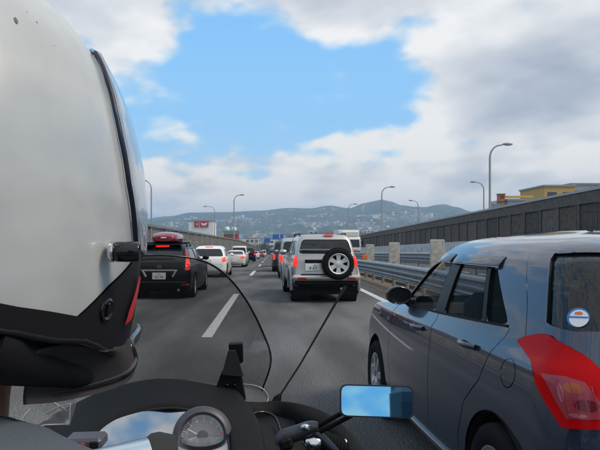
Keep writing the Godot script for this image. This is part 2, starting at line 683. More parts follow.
	glowing("dim_light", Color(0.55, 0.012, 0.01), 0.45)
	var smoke := clear("visor_smoke", Color(0.016, 0.022, 0.035), 0.80, 0.04)
	smoke.metallic_specular = 0.7
	# motorcycle and rider
	mat("pod_grey", Color(0.055, 0.053, 0.068), 0.45)
	mat("dial_grey", Color(0.14, 0.145, 0.16), 0.5)
	mat("mount_grey", Color(0.030, 0.031, 0.033), 0.6).metallic_specular = 0.3
	mat("perch_grey", Color(0.05, 0.052, 0.062), 0.32, 0.5)
	mat("bar_metal", Color(0.62, 0.68, 0.72), 0.14, 1.0)


	mat("mirror_frame", Color(0.012, 0.012, 0.03), 0.3)
	mat("blue_mirror", Color(0.30, 0.62, 0.82), 0.02, 1.0)
	clear("screen_clear", Color(0.045, 0.05, 0.055), 0.23).metallic_specular = 0.3
	clear("deflector_clear", Color(0.12, 0.13, 0.14), 0.22, 0.3).metallic_specular = 0.1
	clear("thin_clear", Color(0.2, 0.2, 0.22), 0.03)
	clear("shield_clear", Color(0.20, 0.21, 0.22), 0.16, 0.2).metallic_specular = 0.15
	mat("chip_brown", Color(0.16, 0.13, 0.10), 0.9)
	mat("clear_edge", Color(0.30, 0.31, 0.32), 0.3)
	var hw := paint("helmet_white", Color(1, 1, 1), 0.0, 0.30)
	worn(hw, noise_tex(0.012, 5, Color(0.655, 0.67, 0.672), Color(0.72, 0.735, 0.737), 51), 3.0)
	hw.clearcoat = 0.6
	hw.clearcoat_roughness = 0.12
	mat("chin_black", Color(0.011, 0.011, 0.013), 0.5).metallic_specular = 0.3
	mat("skirt_grey", Color(0.046, 0.042, 0.043), 0.9).metallic_specular = 0.2
	mat("seal_navy", Color(0.008, 0.008, 0.024), 0.4)
	paint("helmet_red", Color(0.50, 0.010, 0.012), 0.0, 0.5).clearcoat = 0.25
	clear("visor_lens", Color(0.45, 0.52, 0.62), 0.30)
	var sk := mat("skin", Color(0.36, 0.18, 0.11), 0.55)
	sk.subsurf_scatter_enabled = true
	sk.subsurf_scatter_strength = 0.15
	var jk := worn(mat("jacket_cloth", Color(1, 1, 1), 0.9), noise_tex(0.4, 3, Color(0.25, 0.285, 0.325), Color(0.36, 0.395, 0.435), 55), 9.0)
	jk.normal_enabled = true
	jk.normal_texture = bump_tex(0.4, 2, 4.0, 57)
	mat("trouser_cloth", Color(0.02, 0.02, 0.024), 0.9)
	mat("sticker_blue", Color(0.03, 0.18, 0.50), 0.4)
	mat("orange_paint", Color(0.42, 0.13, 0.03), 0.5)


# height of the carriageway above the spot under the camera: level, then falling gently away
func road_y(d: float) -> float:
	if d < 10.0:
		return 0.0
	if d < 30.0:
		return -0.0175 * (d - 10.0) * (d - 10.0) / 40.0
	if d < 320.0:
		return -0.175 - 0.0175 * (d - 30.0)
	var t := minf(d - 320.0, 120.0)
	return -5.25 - 0.0175 * (t - t * t / 240.0)


func stations(d0: float, d1: float) -> Array:
	var out := [d0]
	var d := d0
	while d < d1 - 0.01:
		d = minf(d + (4.0 if d < 100.0 else 12.0), d1)
		out.append(d)
	return out


# a strip of ground that follows the road
func ribbon(x0: float, x1: float, d0: float, d1: float, off: float, s: Shape = null) -> Shape:
	if s == null:
		s = Shape.new()
	var st := stations(d0, d1)
	for k in st.size() - 1:
		var a: float = st[k]
		var b: float = st[k + 1]
		s.quad(Vector3(x0, road_y(a) + off, -a), Vector3(x1, road_y(a) + off, -a), Vector3(x1, road_y(b) + off, -b), Vector3(x0, road_y(b) + off, -b), Vector3.UP)
	return s


# a profile (x, height above the road) drawn along the road
func extrude(profile: Array, d0: float, d1: float, closed := true, lift = null, s: Shape = null) -> Shape:
	if s == null:
		s = Shape.new()
	var st := stations(d0, d1)
	var mid := Vector2.ZERO
	for p in profile:
		mid += p / profile.size()
	var at := func(p: Vector2, d: float) -> Vector3:
		return Vector3(p.x, road_y(d) + (lift.call(p.y, d) if lift != null else p.y), -d)
	for k in st.size() - 1:
		for j in profile.size() - (0 if closed else 1):
			var p: Vector2 = profile[j]
			var q: Vector2 = profile[(j + 1) % profile.size()]
			var o := (p + q) / 2.0 - mid
			var nrm := Vector2(q.y - p.y, p.x - q.x)
			if nrm.dot(o) < 0.0:
				nrm = -nrm
			s.quad(at.call(p, st[k]), at.call(q, st[k]), at.call(q, st[k + 1]), at.call(p, st[k + 1]), Vector3(nrm.x, nrm.y, 0))
	if closed:
		for e in [[st[0], 1.0], [st[-1], -1.0]]:
			var poly := PackedVector2Array(profile)
			var t := Geometry2D.triangulate_polygon(poly)
			for k in range(0, t.size(), 3):
				s.face(at.call(poly[t[k]], e[0]), at.call(poly[t[k + 1]], e[0]), at.call(poly[t[k + 2]], e[0]), Vector3(0, 0, e[1]))
	return s


func build_roadway() -> void:
	var g := Shape.new()
	for i in 24:
		for j in 24:
			var a := Vector3(-6000 + i * 500, -14, 5000 - j * 500)
			g.quad(a, a + Vector3(500, 0, 0), a + Vector3(500, 0, -500), a + Vector3(0, 0, -500), Vector3.UP)
	structure("ground", g.mesh(), mats.ground)
	structure("road", extrude([Vector2(-5.35, 0), Vector2(4.35, 0), Vector2(4.35, -1.2), Vector2(-5.35, -1.2)], -60, 640).mesh(), mats.asphalt)
	structure("opposite_road", extrude([Vector2(6.6, 0.35), Vector2(13.8, 0.35), Vector2(13.8, -1.2), Vector2(6.6, -1.2)], -60, 640).mesh(), mats.asphalt)
	structure("median_strip", extrude([Vector2(4.352, 0.12), Vector2(6.598, 0.12), Vector2(6.598, -1.1), Vector2(4.352, -1.1)], -60, 640).mesh(), mats.median_dirt)
	structure("dirt_verge", ribbon(3.25, 4.35, -40, 320, 0.006).mesh(), mats.median_dirt)
	# painted lines
	for d in range(-2, 18):
		var a := 9.2 + d * 20.0
		var s := structure("lane_dash", ribbon(-1.035, -0.875, a, a + 8.0, 0.006).mesh(), mats.road_paint)
		s.set_meta("group", "dashes of the lane line")
	structure("edge_line", ribbon(2.66, 2.84, -40, 320, 0.006).mesh(), mats.road_paint)
	structure("edge_line", ribbon(-4.62, -4.46, -40, 320, 0.006).mesh(), mats.road_paint)
	structure("edge_line", ribbon(7.3, 7.46, -40, 320, 0.356).mesh(), mats.road_paint)


func left_height(y: float, d: float) -> float:
	# y from 0 (foot) to 1 (top): the screen grows a little as the road falls
	return y * lerpf(2.25, 3.35, clampf((d - 20.0) / 90.0, 0.0, 1.0))


func build_walls() -> void:
	# left: concrete barrier with panels between posts and a cap
	var w := thing("noise_wall", "grey brown panelled noise wall along the left edge of the motorway", "wall")
	part("barrier", extrude([Vector2(-5.352, 0), Vector2(-5.30, 0.5), Vector2(-5.34, 0.95), Vector2(-5.66, 0.95), Vector2(-5.7, 0), Vector2(-5.7, -1.2), Vector2(-5.352, -1.2)], -40, 330).mesh(), mats.concrete, w)
	part("cap", extrude([Vector2(-5.36, 0.955), Vector2(-5.34, 1.0), Vector2(-5.66, 1.0), Vector2(-5.64, 0.955)], -40, 330, true, left_height).mesh(), mats.wall_cap, w)
	var d := -8.0
	var far := Shape.new()
	var n := 0
	while d < 330.0:
		var len := 4.0
		var top := left_height(0.955, d + 2.0)
		var y := road_y(d + 2.0)
		var rows := 3 if d < 60.0 else 1
		for r in rows:
			var y0 := lerpf(0.952, top - 0.03, float(r) / rows)
			var y1 := lerpf(0.952, top - 0.03, float(r + 1) / rows)
			var size := Vector3(0.10, y1 - y0 - 0.012, len - 0.10)
			var at := Vector3(-5.5, y + (y0 + y1) / 2.0, -(d + 2.0))
			if d < 90.0:
				n += 1
				part("panel", boxed(Vector3.ZERO, size, 0.012), mats.wall_panel if (n * 7) % 5 < 3 else mats.wall_panel_b, w, at)
			else:
				far.box(at, size)
		if d < 90.0:
			part("post", boxed(Vector3.ZERO, Vector3(0.20, left_height(0.95, d) - 0.952, 0.16), 0.01), mats.wall_cap, w, Vector3(-5.5, road_y(d) + (left_height(0.95, d) + 0.952) / 2.0, -d))
		else:
			far.box(Vector3(-5.5, road_y(d) + (left_height(0.95, d) + 0.952) / 2.0, -d), Vector3(0.2, left_height(0.95, d) - 0.952, 0.16))
		d += len
	var fp := part("far_panel", far.mesh(), mats.wall_panel, w)
	fp.set_meta("kind", "stuff")
	# right: white parapet of the opposite carriageway with a tall dark louvred wall on it
	var p := thing("parapet", "white concrete parapet under the dark noise wall across the opposite carriageway", "parapet")
	part("wall", extrude([Vector2(13.8, 0.351), Vector2(13.84, 1.9), Vector2(14.15, 1.9), Vector2(14.2, -1.2), Vector2(13.802, -1.2)], -40, 98).mesh(), mats.white_parapet, p)
	var q := thing("noise_wall", "tall dark brown louvred noise wall on the right with a pale cap", "wall")
	part("band", extrude([Vector2(13.86, 3.25), Vector2(13.82, 3.76), Vector2(14.12, 3.76), Vector2(14.12, 3.25)], -40, 96).mesh(), mats.dark_band, q)
	part("cap", extrude([Vector2(13.76, 3.765), Vector2(13.76, 3.88), Vector2(14.2, 3.88), Vector2(14.2, 3.765)], -40, 96).mesh(), mats.light_cap, q)
	var panels := []
	for k in 3:
		var s := Shape.new()
		s.box(Vector3(0.03, 0, 0), Vector3(0.05, 1.32, 1.86))
		var r := RandomNumberGenerator.new()
		r.seed = 60 + k
		for j in 9:
			s.box(Vector3(-0.02 - r.randf() * 0.015, r.randf_range(-0.006, 0.006), -0.83 + j * 0.2075), Vector3(0.06, 1.30, 0.185), 0.012)
		for j in 2:
			s.box(Vector3(-0.062, -0.33 + j * 0.66, 0), Vector3(0.02, 0.05, 1.84))
		panels.append(s.mesh())
	var post := boxed(Vector3.ZERO, Vector3(0.2, 1.345, 0.13), 0.01)
	for k in range(-4, 48):
		var dd := k * 2.0
		part("post", post, mats.dark_band, q, Vector3(13.98, road_y(dd) + 2.575, -dd))
		part("panel", panels[absi(k * 5) % 3], [mats.dark_panel, mats.dark_panel_b, mats.dark_panel, mats.dark_panel_c, mats.dark_panel_b, mats.dark_panel][absi(k * 7) % 6] if absi(k) % 5 != 2 else mats.dark_panel, q, Vector3(14.0, road_y(dd + 1.0) + 2.575, -dd - 1.0))
	# pale upright slabs on the median, one behind the other
	var names := ["nearest pale concrete slab on the median, behind the grey hatchback's roof", "middle pale concrete slab standing behind the guardrail on the median", "farthest pale concrete slab on the median, beside the oncoming truck"]
	for k in 3:
		var dd: float = [22.0, 29.7, 37.0][k]
		var t := thing("median_slab", names[k], "concrete slab", Vector3(5.9, road_y(dd) + 0.12, -dd), "pale slabs on the median")
		part("slab", boxed(Vector3(0, 0.73, 0), Vector3(0.5, 1.44, 0.14), 0.02), mats.pale_concrete, t)
		part("foot", boxed(Vector3(0, 0.03, 0), Vector3(0.62, 0.09, 0.3), 0.015), mats.concrete, t)
	var dl := thing("delineator", "small orange reflector post on the median by the silver off-roader", "delineator", Vector3(5.0, road_y(33.0) + 0.12, -33.0))
	part("stem", tubed([Vector3(0, 0, 0), Vector3(0, 0.62, 0)], [0.035], 8), mats.light_cap, dl)
	part("reflector", boxed(Vector3(0, 0.72, 0), Vector3(0.30, 0.26, 0.05), 0.02), mats.orange_reflector, dl)


func guardrail(label: String, x: float, base: float, d0: float, d1: float, gap: float) -> void:
	var g := thing("guardrail", label, "guardrail", Vector3.ZERO, "guardrails of the median")
	for r in 2:
		var y: float = base + [0.62, 0.36][r]
		var h: float = [0.155, 0.10][r]
		var prof := []
		# a folded W beam towards the road, closed at the back
		for k in [[0.0, -1.0], [-0.07, -0.72], [-0.085, -0.45], [-0.02, -0.12], [-0.02, 0.12], [-0.085, 0.45], [-0.07, 0.72], [0.0, 1.0], [0.014, 1.0], [0.014, -1.0]]:
			prof.append(Vector2(x - 0.06 + k[0], y + k[1] * h))
		var s := extrude(prof, d0, d1)
		part("rail_beam", s.mesh(), mats.galvanised, g)
	var post := tubed([Vector3(0, -0.02, 0), Vector3(0, 0.80, 0), Vector3(0, 0.815, 0)], [0.057, 0.057, 0.03], 12)
	var block := boxed(Vector3.ZERO, Vector3(0.07, 0.11, 0.10), 0.01)
	var d := d0 + 0.5
	while d < d1:
		part("post", post, mats.galvanised, g, Vector3(x + 0.06, road_y(d) + base, -d))
		if d > 0.0 and d < 50.0:
			part("spacer", block, mats.galvanised, g, Vector3(x - 0.02, road_y(d) + base + 0.62, -d))
		d += gap


func build_guardrails() -> void:
	guardrail("near galvanised guardrail with round posts, beyond the grey hatchback", 4.0, 0.0, -12, 150, 2.0)
	guardrail("far galvanised guardrail along the opposite carriageway, behind the pale slabs", 6.75, 0.33, -12, 150, 4.0)


func lamp(label: String, x: float, y0: float, d: float, top: float, arm: float) -> void:
	var t := thing("street_lamp", label, "street lamp", Vector3(x, y0, -d), "street lamps along the motorway")
	var h := top - y0
	var dir := signf(arm)
	var pts := [Vector3.ZERO, Vector3(0, h * 0.5, 0), Vector3(0, h - 1.0, 0)]
	var rad := [0.13, 0.10, 0.075]
	for k in range(1, 7):
		var a := k / 6.0 * PI * 0.5
		pts.append(Vector3(dir * 0.75 * (1.0 - cos(a)), h - 1.0 + 0.92 * sin(a), 0))
		rad.append(0.07 - k * 0.002)
	pts.append(Vector3(dir * (absf(arm) - 0.55), h - 0.02, 0))
	rad.append(0.05)
	part("pole", tubed(pts, rad, 10), mats.lamp_pole, t)
	var s := Shape.new()
	var prof := []
	for k in 9:
		prof.append(Vector2(0.19 * pow(sin(PI * k / 8.0), 0.6), -0.42 + 0.84 * k / 8.0))
	s.lathe(prof, Transform3D(Basis(Vector3(0, 0.55, 0), Vector3(dir, 0, 0), Vector3(0, 0, -dir)), Vector3(dir * (absf(arm) - 0.25), h + 0.0, 0)), 14)
	part("lamp_head", s.mesh(), mats.lamp_pole, t)
	var b := Shape.new()
	b.lathe([Vector2(0.0, -0.07), Vector2(0.10, -0.05), Vector2(0.15, 0.0)], Transform3D(Basis.from_scale(Vector3(2.0, 1, 1)), Vector3(dir * (absf(arm) - 0.22), h - 0.06, 0)), 14)
	part("lamp_glass", b.mesh(), mats.lamp_glass, t)


func build_lamps() -> void:
	var rows := [
		["tall grey street lamp rising behind the dark wall, nearest on the right", 16.1, -14.0, 45.6, 8.62, 1.55],
		["lamp with a leftward arm just left of the tallest right-hand lamp", 25.4, -14.0, 74.0, 8.6, -1.5],
		["second lamp of the right-hand row, above the middle of the mountain", 14.3, -14.0, 80.0, 8.55, 1.6],
		["thin distant lamp with its arm to the left, right of the mountain top", 25.4, -14.0, 107.0, 8.6, -1.5],
		["small distant lamp standing left of the mountain top", 14.6, -14.0, 117.0, 8.6, 1.6],
		["tall lamp at the left beside the white helmet's visor", -13.7, -14.0, 71.0, 8.5, -1.2],
		["short lamp with a leftward arm beside the white building with red signs", -11.3, -14.0, 124.0, 8.55, -2.1],
		["slender lamp above the left wall, arm over the road", -5.78, road_y(97.0), 97.0, 8.8, 1.5],
	]
	for r in rows:
		lamp(r[0], r[1], r[2], r[3], r[4], r[5])


# ---------------------------------------------------------------- distance

func skyline(az: float) -> float:
	# skyline height in degrees of elevation
	var tab := [[-90, 1.6], [-40, 1.7], [-20, 1.75], [-13, 1.85], [-9.3, 2.35], [-7.3, 2.7], [-4.4, 2.75], [-1, 2.9], [1.7, 3.15], [3.6, 3.1], [5.4, 3.35], [7.2, 3.1], [8.6, 3.55], [9.4, 3.72], [10.1, 3.86], [10.9, 3.68], [11.9, 3.32], [13, 3.18], [14, 3.12], [14.9, 3.3], [15.6, 3.36], [16.6, 3.1], [18, 2.65], [21, 2.3], [26, 2.0], [40, 2.2], [90, 1.7]]
	for k in tab.size() - 1:
		if az <= tab[k + 1][0]:
			return lerpf(tab[k][1], tab[k + 1][1], smoothstep(0, 1, (az - tab[k][0]) / float(tab[k + 1][0] - tab[k][0])))
	return 1.7


const HILL_FROM := 1500.0
const HILL_TOP := 3000.0
var relief := FastNoiseLite.new()


func land_y(az: float, r: float) -> float:
	var top := tan(deg_to_rad(skyline(az))) * HILL_TOP + EYE
	var t := (r - HILL_FROM) / (HILL_TOP - HILL_FROM)
	if t <= 0.0:
		return -14.5
	var x := sin(deg_to_rad(az)) * r
	var z := cos(deg_to_rad(az)) * r
	var n := relief.get_noise_2d(x, z)
	if t > 1.0:
		return lerpf(top, top * 0.6, minf((t - 1.0) * 2.0, 1.0))
	var rise := pow(t, 1.25)
	return -14.5 + (top + 14.5) * rise + n * 75.0 * t * (1.0 - t) * 2.2


func build_distance() -> void:
	relief.seed = 9
	relief.frequency = 0.0032
	relief.fractal_octaves = 5
	var tone := FastNoiseLite.new()
	tone.seed = 31
	tone.frequency = 0.004
	tone.fractal_octaves = 5
	var speck := FastNoiseLite.new()
	speck.seed = 35
	speck.frequency = 0.03
	speck.fractal_octaves = 3
	var s := Shape.new()
	s.tinted = true
	var radii := []
	for k in 41:
		radii.append(HILL_FROM - 40.0 + (HILL_TOP - HILL_FROM + 40.0) * k / 40.0)
	radii.append_array([3080.0, 3300.0])
	var azs := []
	var a := -80.0
	while a <= 80.0:
		azs.append(a)
		a += 0.3 if a > -24.0 and a < 34.0 else 1.0
	var pos := {}
	for i in azs.size():
		for j in radii.size():
			var az: float = azs[i]
			var r: float = radii[j]
			pos[Vector2i(i, j)] = Vector3(sin(deg_to_rad(az)) * r, land_y(az, r), -cos(deg_to_rad(az)) * r)
	for i in azs.size() - 1:
		for j in radii.size() - 1:
			var q := [pos[Vector2i(i, j)], pos[Vector2i(i + 1, j)], pos[Vector2i(i + 1, j + 1)], pos[Vector2i(i, j + 1)]]
			var m: Vector3 = (q[0] + q[2]) / 2.0
			var t := tone.get_noise_2d(m.x, m.z)
			var col := Color(0.030, 0.052, 0.034).lerp(Color(0.065, 0.085, 0.045), clampf(t + 0.5, 0, 1))
			if t > 0.25 and j < 30:
				col = Color(0.16, 0.155, 0.125)
			col = col.lerp(Color(0.10, 0.11, 0.075), clampf(speck.get_noise_2d(m.x, m.z) + 0.2, 0.0, 0.6))
			s.tint = col
			s.quad(q[0], q[1], q[2], q[3], Vector3.UP)
	structure("hills", s.mesh(), mats.hill_land)
	# the town on the slopes: too many houses to tell apart
	var house := Shape.new()
	house.tinted = true
	house.tint = Color(0.8, 0.8, 0.8)
	house.box(Vector3(0, 0.5, 0), Vector3.ONE)
	house.tint = Color(0.4, 0.36, 0.33)
	house.box(Vector3(0, 1.04, 0), Vector3(1.06, 0.12, 1.06))
	var spots := []
	var r := RandomNumberGenerator.new()
	r.seed = 8
	while spots.size() < 11000:
		var az := r.randf_range(-40, 40)
		var f := pow(r.randf(), 1.5)
		var d := 700.0 + f * 2150.0
		var x := sin(deg_to_rad(az)) * d
		var z := -cos(deg_to_rad(az)) * d
		if d > 1600.0 and tone.get_noise_2d(x, z) * 1.3 + r.randf_range(-0.25, 0.25) + 0.12 - (d - 1600.0) / 4200.0 < 0.05:
			continue
		var y := land_y(az, d) - 0.6 if d > HILL_FROM else -14.5
		var size := Vector3(r.randf_range(6, 13), r.randf_range(3.5, 7), r.randf_range(6, 12))
		if r.randf() < 0.03:
			size = Vector3(r.randf_range(12, 24), r.randf_range(10, 20), r.randf_range(10, 16))
		spots.append([Transform3D(Basis(Vector3.UP, r.randf() * PI).scaled_local(size), Vector3(x, y, z)), Color(0.88, 0.86, 0.80).lerp(Color(0.34, 0.33, 0.32), r.randf())])
	var mm := MultiMesh.new()
	mm.transform_format = MultiMesh.TRANSFORM_3D
	mm.use_colors = true
	mm.mesh = house.mesh()
	mm.instance_count = spots.size()
	for k in spots.size():
		mm.set_instance_transform(k, spots[k][0])
		mm.set_instance_color(k, spots[k][1])
	var mi := MultiMeshInstance3D.new()
	mi.multimesh = mm
	mi.material_override = mats.town_houses
	named(mi, "hillside_town", self)
	tag(mi, "dense pale town spread below and over the blue hills", "town")
	mi.set_meta("kind", "stuff")
	# low wooded and built ground close to the road
	block("white building with two red sign boards, above the left wall", "building", Vector3(-33.0, -14.0, -300), Vector3(11.6, 25.2, 16), "wall_white", 0, "sign")
	block("red walled building with a green roof and white roof tanks", "building", Vector3(-22.5, -14.0, -350), Vector3(8.6, 21.2, 12), "wall_red", 0, "tanks")
	block("yellow building showing above the dark wall at the far right", "building", Vector3(66.6, -14.0, -150), Vector3(7.0, 28.2, 14), "wall_yellow", 1, "flat")
	block("long grey building joined to the yellow one, far right", "building", Vector3(73.6, -14.0, -152), Vector3(6.6, 28.8, 14), "wall_grey", 1, "flat")
	block("low grey shed roof running just above the dark wall", "shed", Vector3(54.5, -14.0, -128), Vector3(15, 23.6, 10), "wall_grey", 0, "")
	var cr := thing("loading_gantry", "small orange hoist with a level beam above the dark wall", "hoist", Vector3(46.2, 5.0, -124))
	part("mast", boxed(Vector3(0, 1.8, 0), Vector3(0.5, 7.2, 0.5), 0.05), mats.wall_yellow, cr)
	part("cabin", boxed(Vector3(-0.2, 5.2, 0), Vector3(1.3, 1.5, 1.2), 0.08), mats.orange_paint, cr)
	part("cabin_window", boxed(Vector3(-0.2, 5.4, 0.6), Vector3(0.8, 0.6, 0.06), 0.02), mats.window_dark, cr)
	part("cabin_roof", boxed(Vector3(-0.2, 6.02, 0), Vector3(1.6, 0.12, 1.5), 0.03), mats.wall_grey, cr)
	part("beam", boxed(Vector3(3.4, 5.45, 0), Vector3(5.6, 0.42, 0.5), 0.04), mats.wall_yellow, cr)
	part("trolley", boxed(Vector3(-1.6, 4.2, 0), Vector3(0.9, 0.7, 0.8), 0.05), mats.wall_grey, cr)
	var list := [
		["cream apartment block low beside the road's vanishing point", -13, 430, 9, 23, "wall_cream"], ["white flat-roofed block behind the blue road signs", 6, 470, 14, 22.5, "wall_white"],
		["grey office block left of the silver off-roader's roof", 20, 520, 12, 27, "wall_grey"], ["pale narrow tower above the silver off-roader", 38, 560, 8, 31, "wall_white"],
		["wide cream block right of the oncoming truck", 60, 600, 22, 26, "wall_cream"], ["white stepped block above the start of the dark wall", 74, 520, 10, 25, "wall_white"],
		["grey slab block near the slender left lamp", -34, 520, 14, 24, "wall_grey"], ["cream warehouse between the red building and the blue signs", -24, 460, 16, 20, "wall_cream"],
		["white tower block over the wall beneath the mountain", 100, 640, 11, 33, "wall_white"], ["grey block farther along under the mountain's right side", 128, 660, 18, 29, "wall_grey"],
		["cream block at the foot of the right-hand hills", 160, 620, 16, 30, "wall_cream"], ["white block half hidden by the left wall", -70, 420, 18, 24, "wall_white"],
		["grey block between the left lamps", -88, 470, 15, 27, "wall_grey"],
	]
	for q in list:
		block(q[0], "building", Vector3(q[1], -14.0, -q[2]), Vector3(q[3], q[4] - 5.0, 12), q[5], int(q[4] / 4.5), "")
	road_gantry()
	viaduct()
	var r2 := RandomNumberGenerator.new()
	r2.seed = 12
	var trees := [["rounded dark tree left of the blue signs", -7.5, 330, 15.0], ["second dark tree close beside the blue signs", -2.6, 350, 15.6], ["low bushy tree before the cream warehouse", -13.5, 330, 14.4], ["small tree right of the blue signs", 8.5, 380, 14.0], ["dark tree under the far viaduct", 21, 360, 14.6], ["tree by the viaduct's right end", 33, 380, 15.4], ["tree standing above the dark wall's far end", 60, 260, 18.4], ["second tree above the dark wall's far end", 66, 270, 18.0]]
	for q in trees:
		tree(q[0], Vector3(q[1], -14, -q[2]), q[3], r2)


func block(label: String, cat: String, at: Vector3, size: Vector3, m: String, floors: int, extra: String) -> void:
	var b := thing("building" if cat == "building" else cat, label, cat, at)
	part("wall", boxed(Vector3(0, size.y / 2.0, 0), size), mats[m], b)
	var rf := part("roof", boxed(Vector3(0, size.y + 0.2, 0), Vector3(size.x + 0.5, 0.4, size.z + 0.5)), mats.roof_green if extra == "tanks" else mats.roof_grey, b)
	if extra == "" and floors > 1:
		part("roof_house", boxed(Vector3(size.x * 0.18, 1.3, 0), Vector3(size.x * 0.3, 2.2, 4)), mats[m], rf, Vector3(0, size.y + 0.2, 0))
	for k in floors:
		var y := size.y - 2.0 - k * 3.2
		if y < 9.0:
			break
		var n := maxi(2, int(size.x / 3.0))
		for j in n:
			part("window", boxed(Vector3.ZERO, Vector3(size.x / n * 0.6, 1.5, 0.1)), mats.window_dark, b, Vector3(-size.x / 2 + (j + 0.5) * size.x / n, y, size.z / 2 + 0.03))
	if extra == "sign":
		for k in 2:
			var w: float = [2.0, 4.1][k]
			var sg := part("sign_board", boxed(Vector3.ZERO, Vector3(w, 2.9, 0.3)), mats.sign_red, b, Vector3([-2.1, 1.5][k], size.y - 1.35, size.z / 2 + 0.3))
			# a white wedge-shaped emblem: two swept halves
			for h in ([0, 1] if k == 1 else [1]):
				var s := Shape.new()
				var sc: float = w / 4.1
				var poly := PackedVector2Array([Vector2(-1.5, 0.7), Vector2(-0.2, 0.2), Vector2(-0.1, -0.75), Vector2(-0.9, -0.55)]) if h == 0 else PackedVector2Array([Vector2(0.05, 0.2), Vector2(1.4, 0.75), Vector2(1.2, -0.1), Vector2(0.5, -0.7), Vector2(0.0, -0.75)])
				for i in poly.size():
					poly[i] *= sc
				s.plate(poly, 0.06)
				part("emblem", s.mesh(), mats.sign_white, sg, Vector3(0, 0, 0.19))
	if extra == "tanks":
		for x in [-1.9, 1.9]:
			part("roof_tank", sphere(1.35, Vector3.ZERO, Vector3(1, 1.1, 1)), mats.wall_white, rf, Vector3(x, size.y + 1.3, 3.0))
		part("gable", boxed(Vector3(0, 0, 0), Vector3(8.9, 1.7, 0.4)), mats.roof_green, b, Vector3(0, size.y - 0.75, size.z / 2 + 0.2))
		part("corner_post", boxed(Vector3.ZERO, Vector3(0.9, 5, 0.5)), mats.wall_yellow, b, Vector3(-4.1, size.y - 2.6, size.z / 2 + 0.4))


func road_gantry() -> void:
	var d := 255.0
	var g := thing("sign_gantry", "steel gantry over the road carrying two blue direction signs", "sign gantry", Vector3(0, road_y(d), -d))
	for x in [-6.2, 6.2]:
		part("leg", tubed([Vector3(x, -1, 0), Vector3(x, 7.6, 0)], [0.22, 0.16], 10), mats.lamp_pole, g)
	part("beam", boxed(Vector3(0, 7.4, 0), Vector3(12.6, 0.35, 0.35), 0.03), mats.lamp_pole, g)
	part("sign_board", boxed(Vector3(-1.5, 6.2, 0.25), Vector3(2.4, 1.9, 0.08), 0.02), mats.sign_blue, g)
	part("sign_board", boxed(Vector3(2.0, 7.6, 0.25), Vector3(2.6, 2.0, 0.08), 0.02), mats.sign_blue, g)
	part("sign_board", boxed(Vector3(4.4, 7.9, 0.25), Vector3(1.4, 1.5, 0.08), 0.02), mats.sign_blue, g)


func viaduct() -> void:
	var v := thing("viaduct", "pale elevated ramp with railings crossing beyond the traffic", "viaduct")
	var s := Shape.new()
	var pts := []
	for k in 15:
		var t := k / 14.0
		pts.append(Vector3(lerpf(4, 46, t), 2.2 + 3.2 * sin(t * PI * 0.75), lerpf(-330, -290, t)))
	for side in [-4.0, 4.0]:
		for k in 14:
			var a: Vector3 = pts[k] + Vector3(0, 0, side)
			var b: Vector3 = pts[k + 1] + Vector3(0, 0, side)
			s.quad(a, b, b + Vector3(0, 1.1, 0), a + Vector3(0, 1.1, 0), Vector3(0, 0, side))
	for k in 14:
		for y in [0.0, -1.4]:
			s.quad(pts[k] + Vector3(0, y, -4), pts[k + 1] + Vector3(0, y, -4), pts[k + 1] + Vector3(0, y, 4), pts[k] + Vector3(0, y, 4), Vector3(0, 1 if y == 0.0 else -1, 0))
		for z in [-4.0, 4.0]:
			s.quad(pts[k] + Vector3(0, 0, z), pts[k + 1] + Vector3(0, 0, z), pts[k + 1] + Vector3(0, -1.4, z), pts[k] + Vector3(0, -1.4, z), Vector3(0, 0, z))
	part("deck", s.mesh(), mats.concrete, v)
	for k in [2, 5, 8, 11]:
		var top: Vector3 = pts[k] + Vector3(0, -1.4, 0)
		part("pier", tubed([Vector3(top.x, -14, top.z), top], [0.9], 12), mats.concrete, v)
	for side in [-4.0, 4.0]:
		var rail := []
		for p in pts:
			rail.append(p + Vector3(0, 1.7, side))
		part("railing", tubed(rail, [0.09], 6), mats.lamp_pole, v)


func tree(label: String, at: Vector3, h: float, r: RandomNumberGenerator) -> void:
	var t := thing("tree", label, "tree", at, "trees beyond the motorway")
	part("trunk", tubed([Vector3(0, 0, 0), Vector3(0.2, h * 0.4, 0.1), Vector3(0, h * 0.8, 0)], [0.32, 0.2, 0.07], 8), mats.bark, t)
	var s := Shape.new()
	s.tinted = true
	var clumps := []
	for k in 12:
		clumps.append(Vector3(r.randf_range(-1, 1) * h * 0.18, h * r.randf_range(0.5, 0.9), r.randf_range(-1, 1) * h * 0.18))
	for k in 1400:
		var c: Vector3 = clumps[k % 12]
		var d := Vector3(r.randfn(), r.randfn(), r.randfn()) * h * 0.058
		var p := c + d
		var x := Vector3(r.randfn(), r.randfn(), r.randfn()).normalized() * 0.28
		var y := x.cross(Vector3(r.randfn(), r.randfn(), r.randfn())).normalized() * 0.2
		s.tint = Color(0.035, 0.06, 0.025).lerp(Color(0.075, 0.10, 0.04), r.randf())
		s.quad(p - x, p + y, p + x, p - y, Vector3.UP)
	part("crown", s.mesh(), mats.leaf, t)


# ---------------------------------------------------------------- vehicles

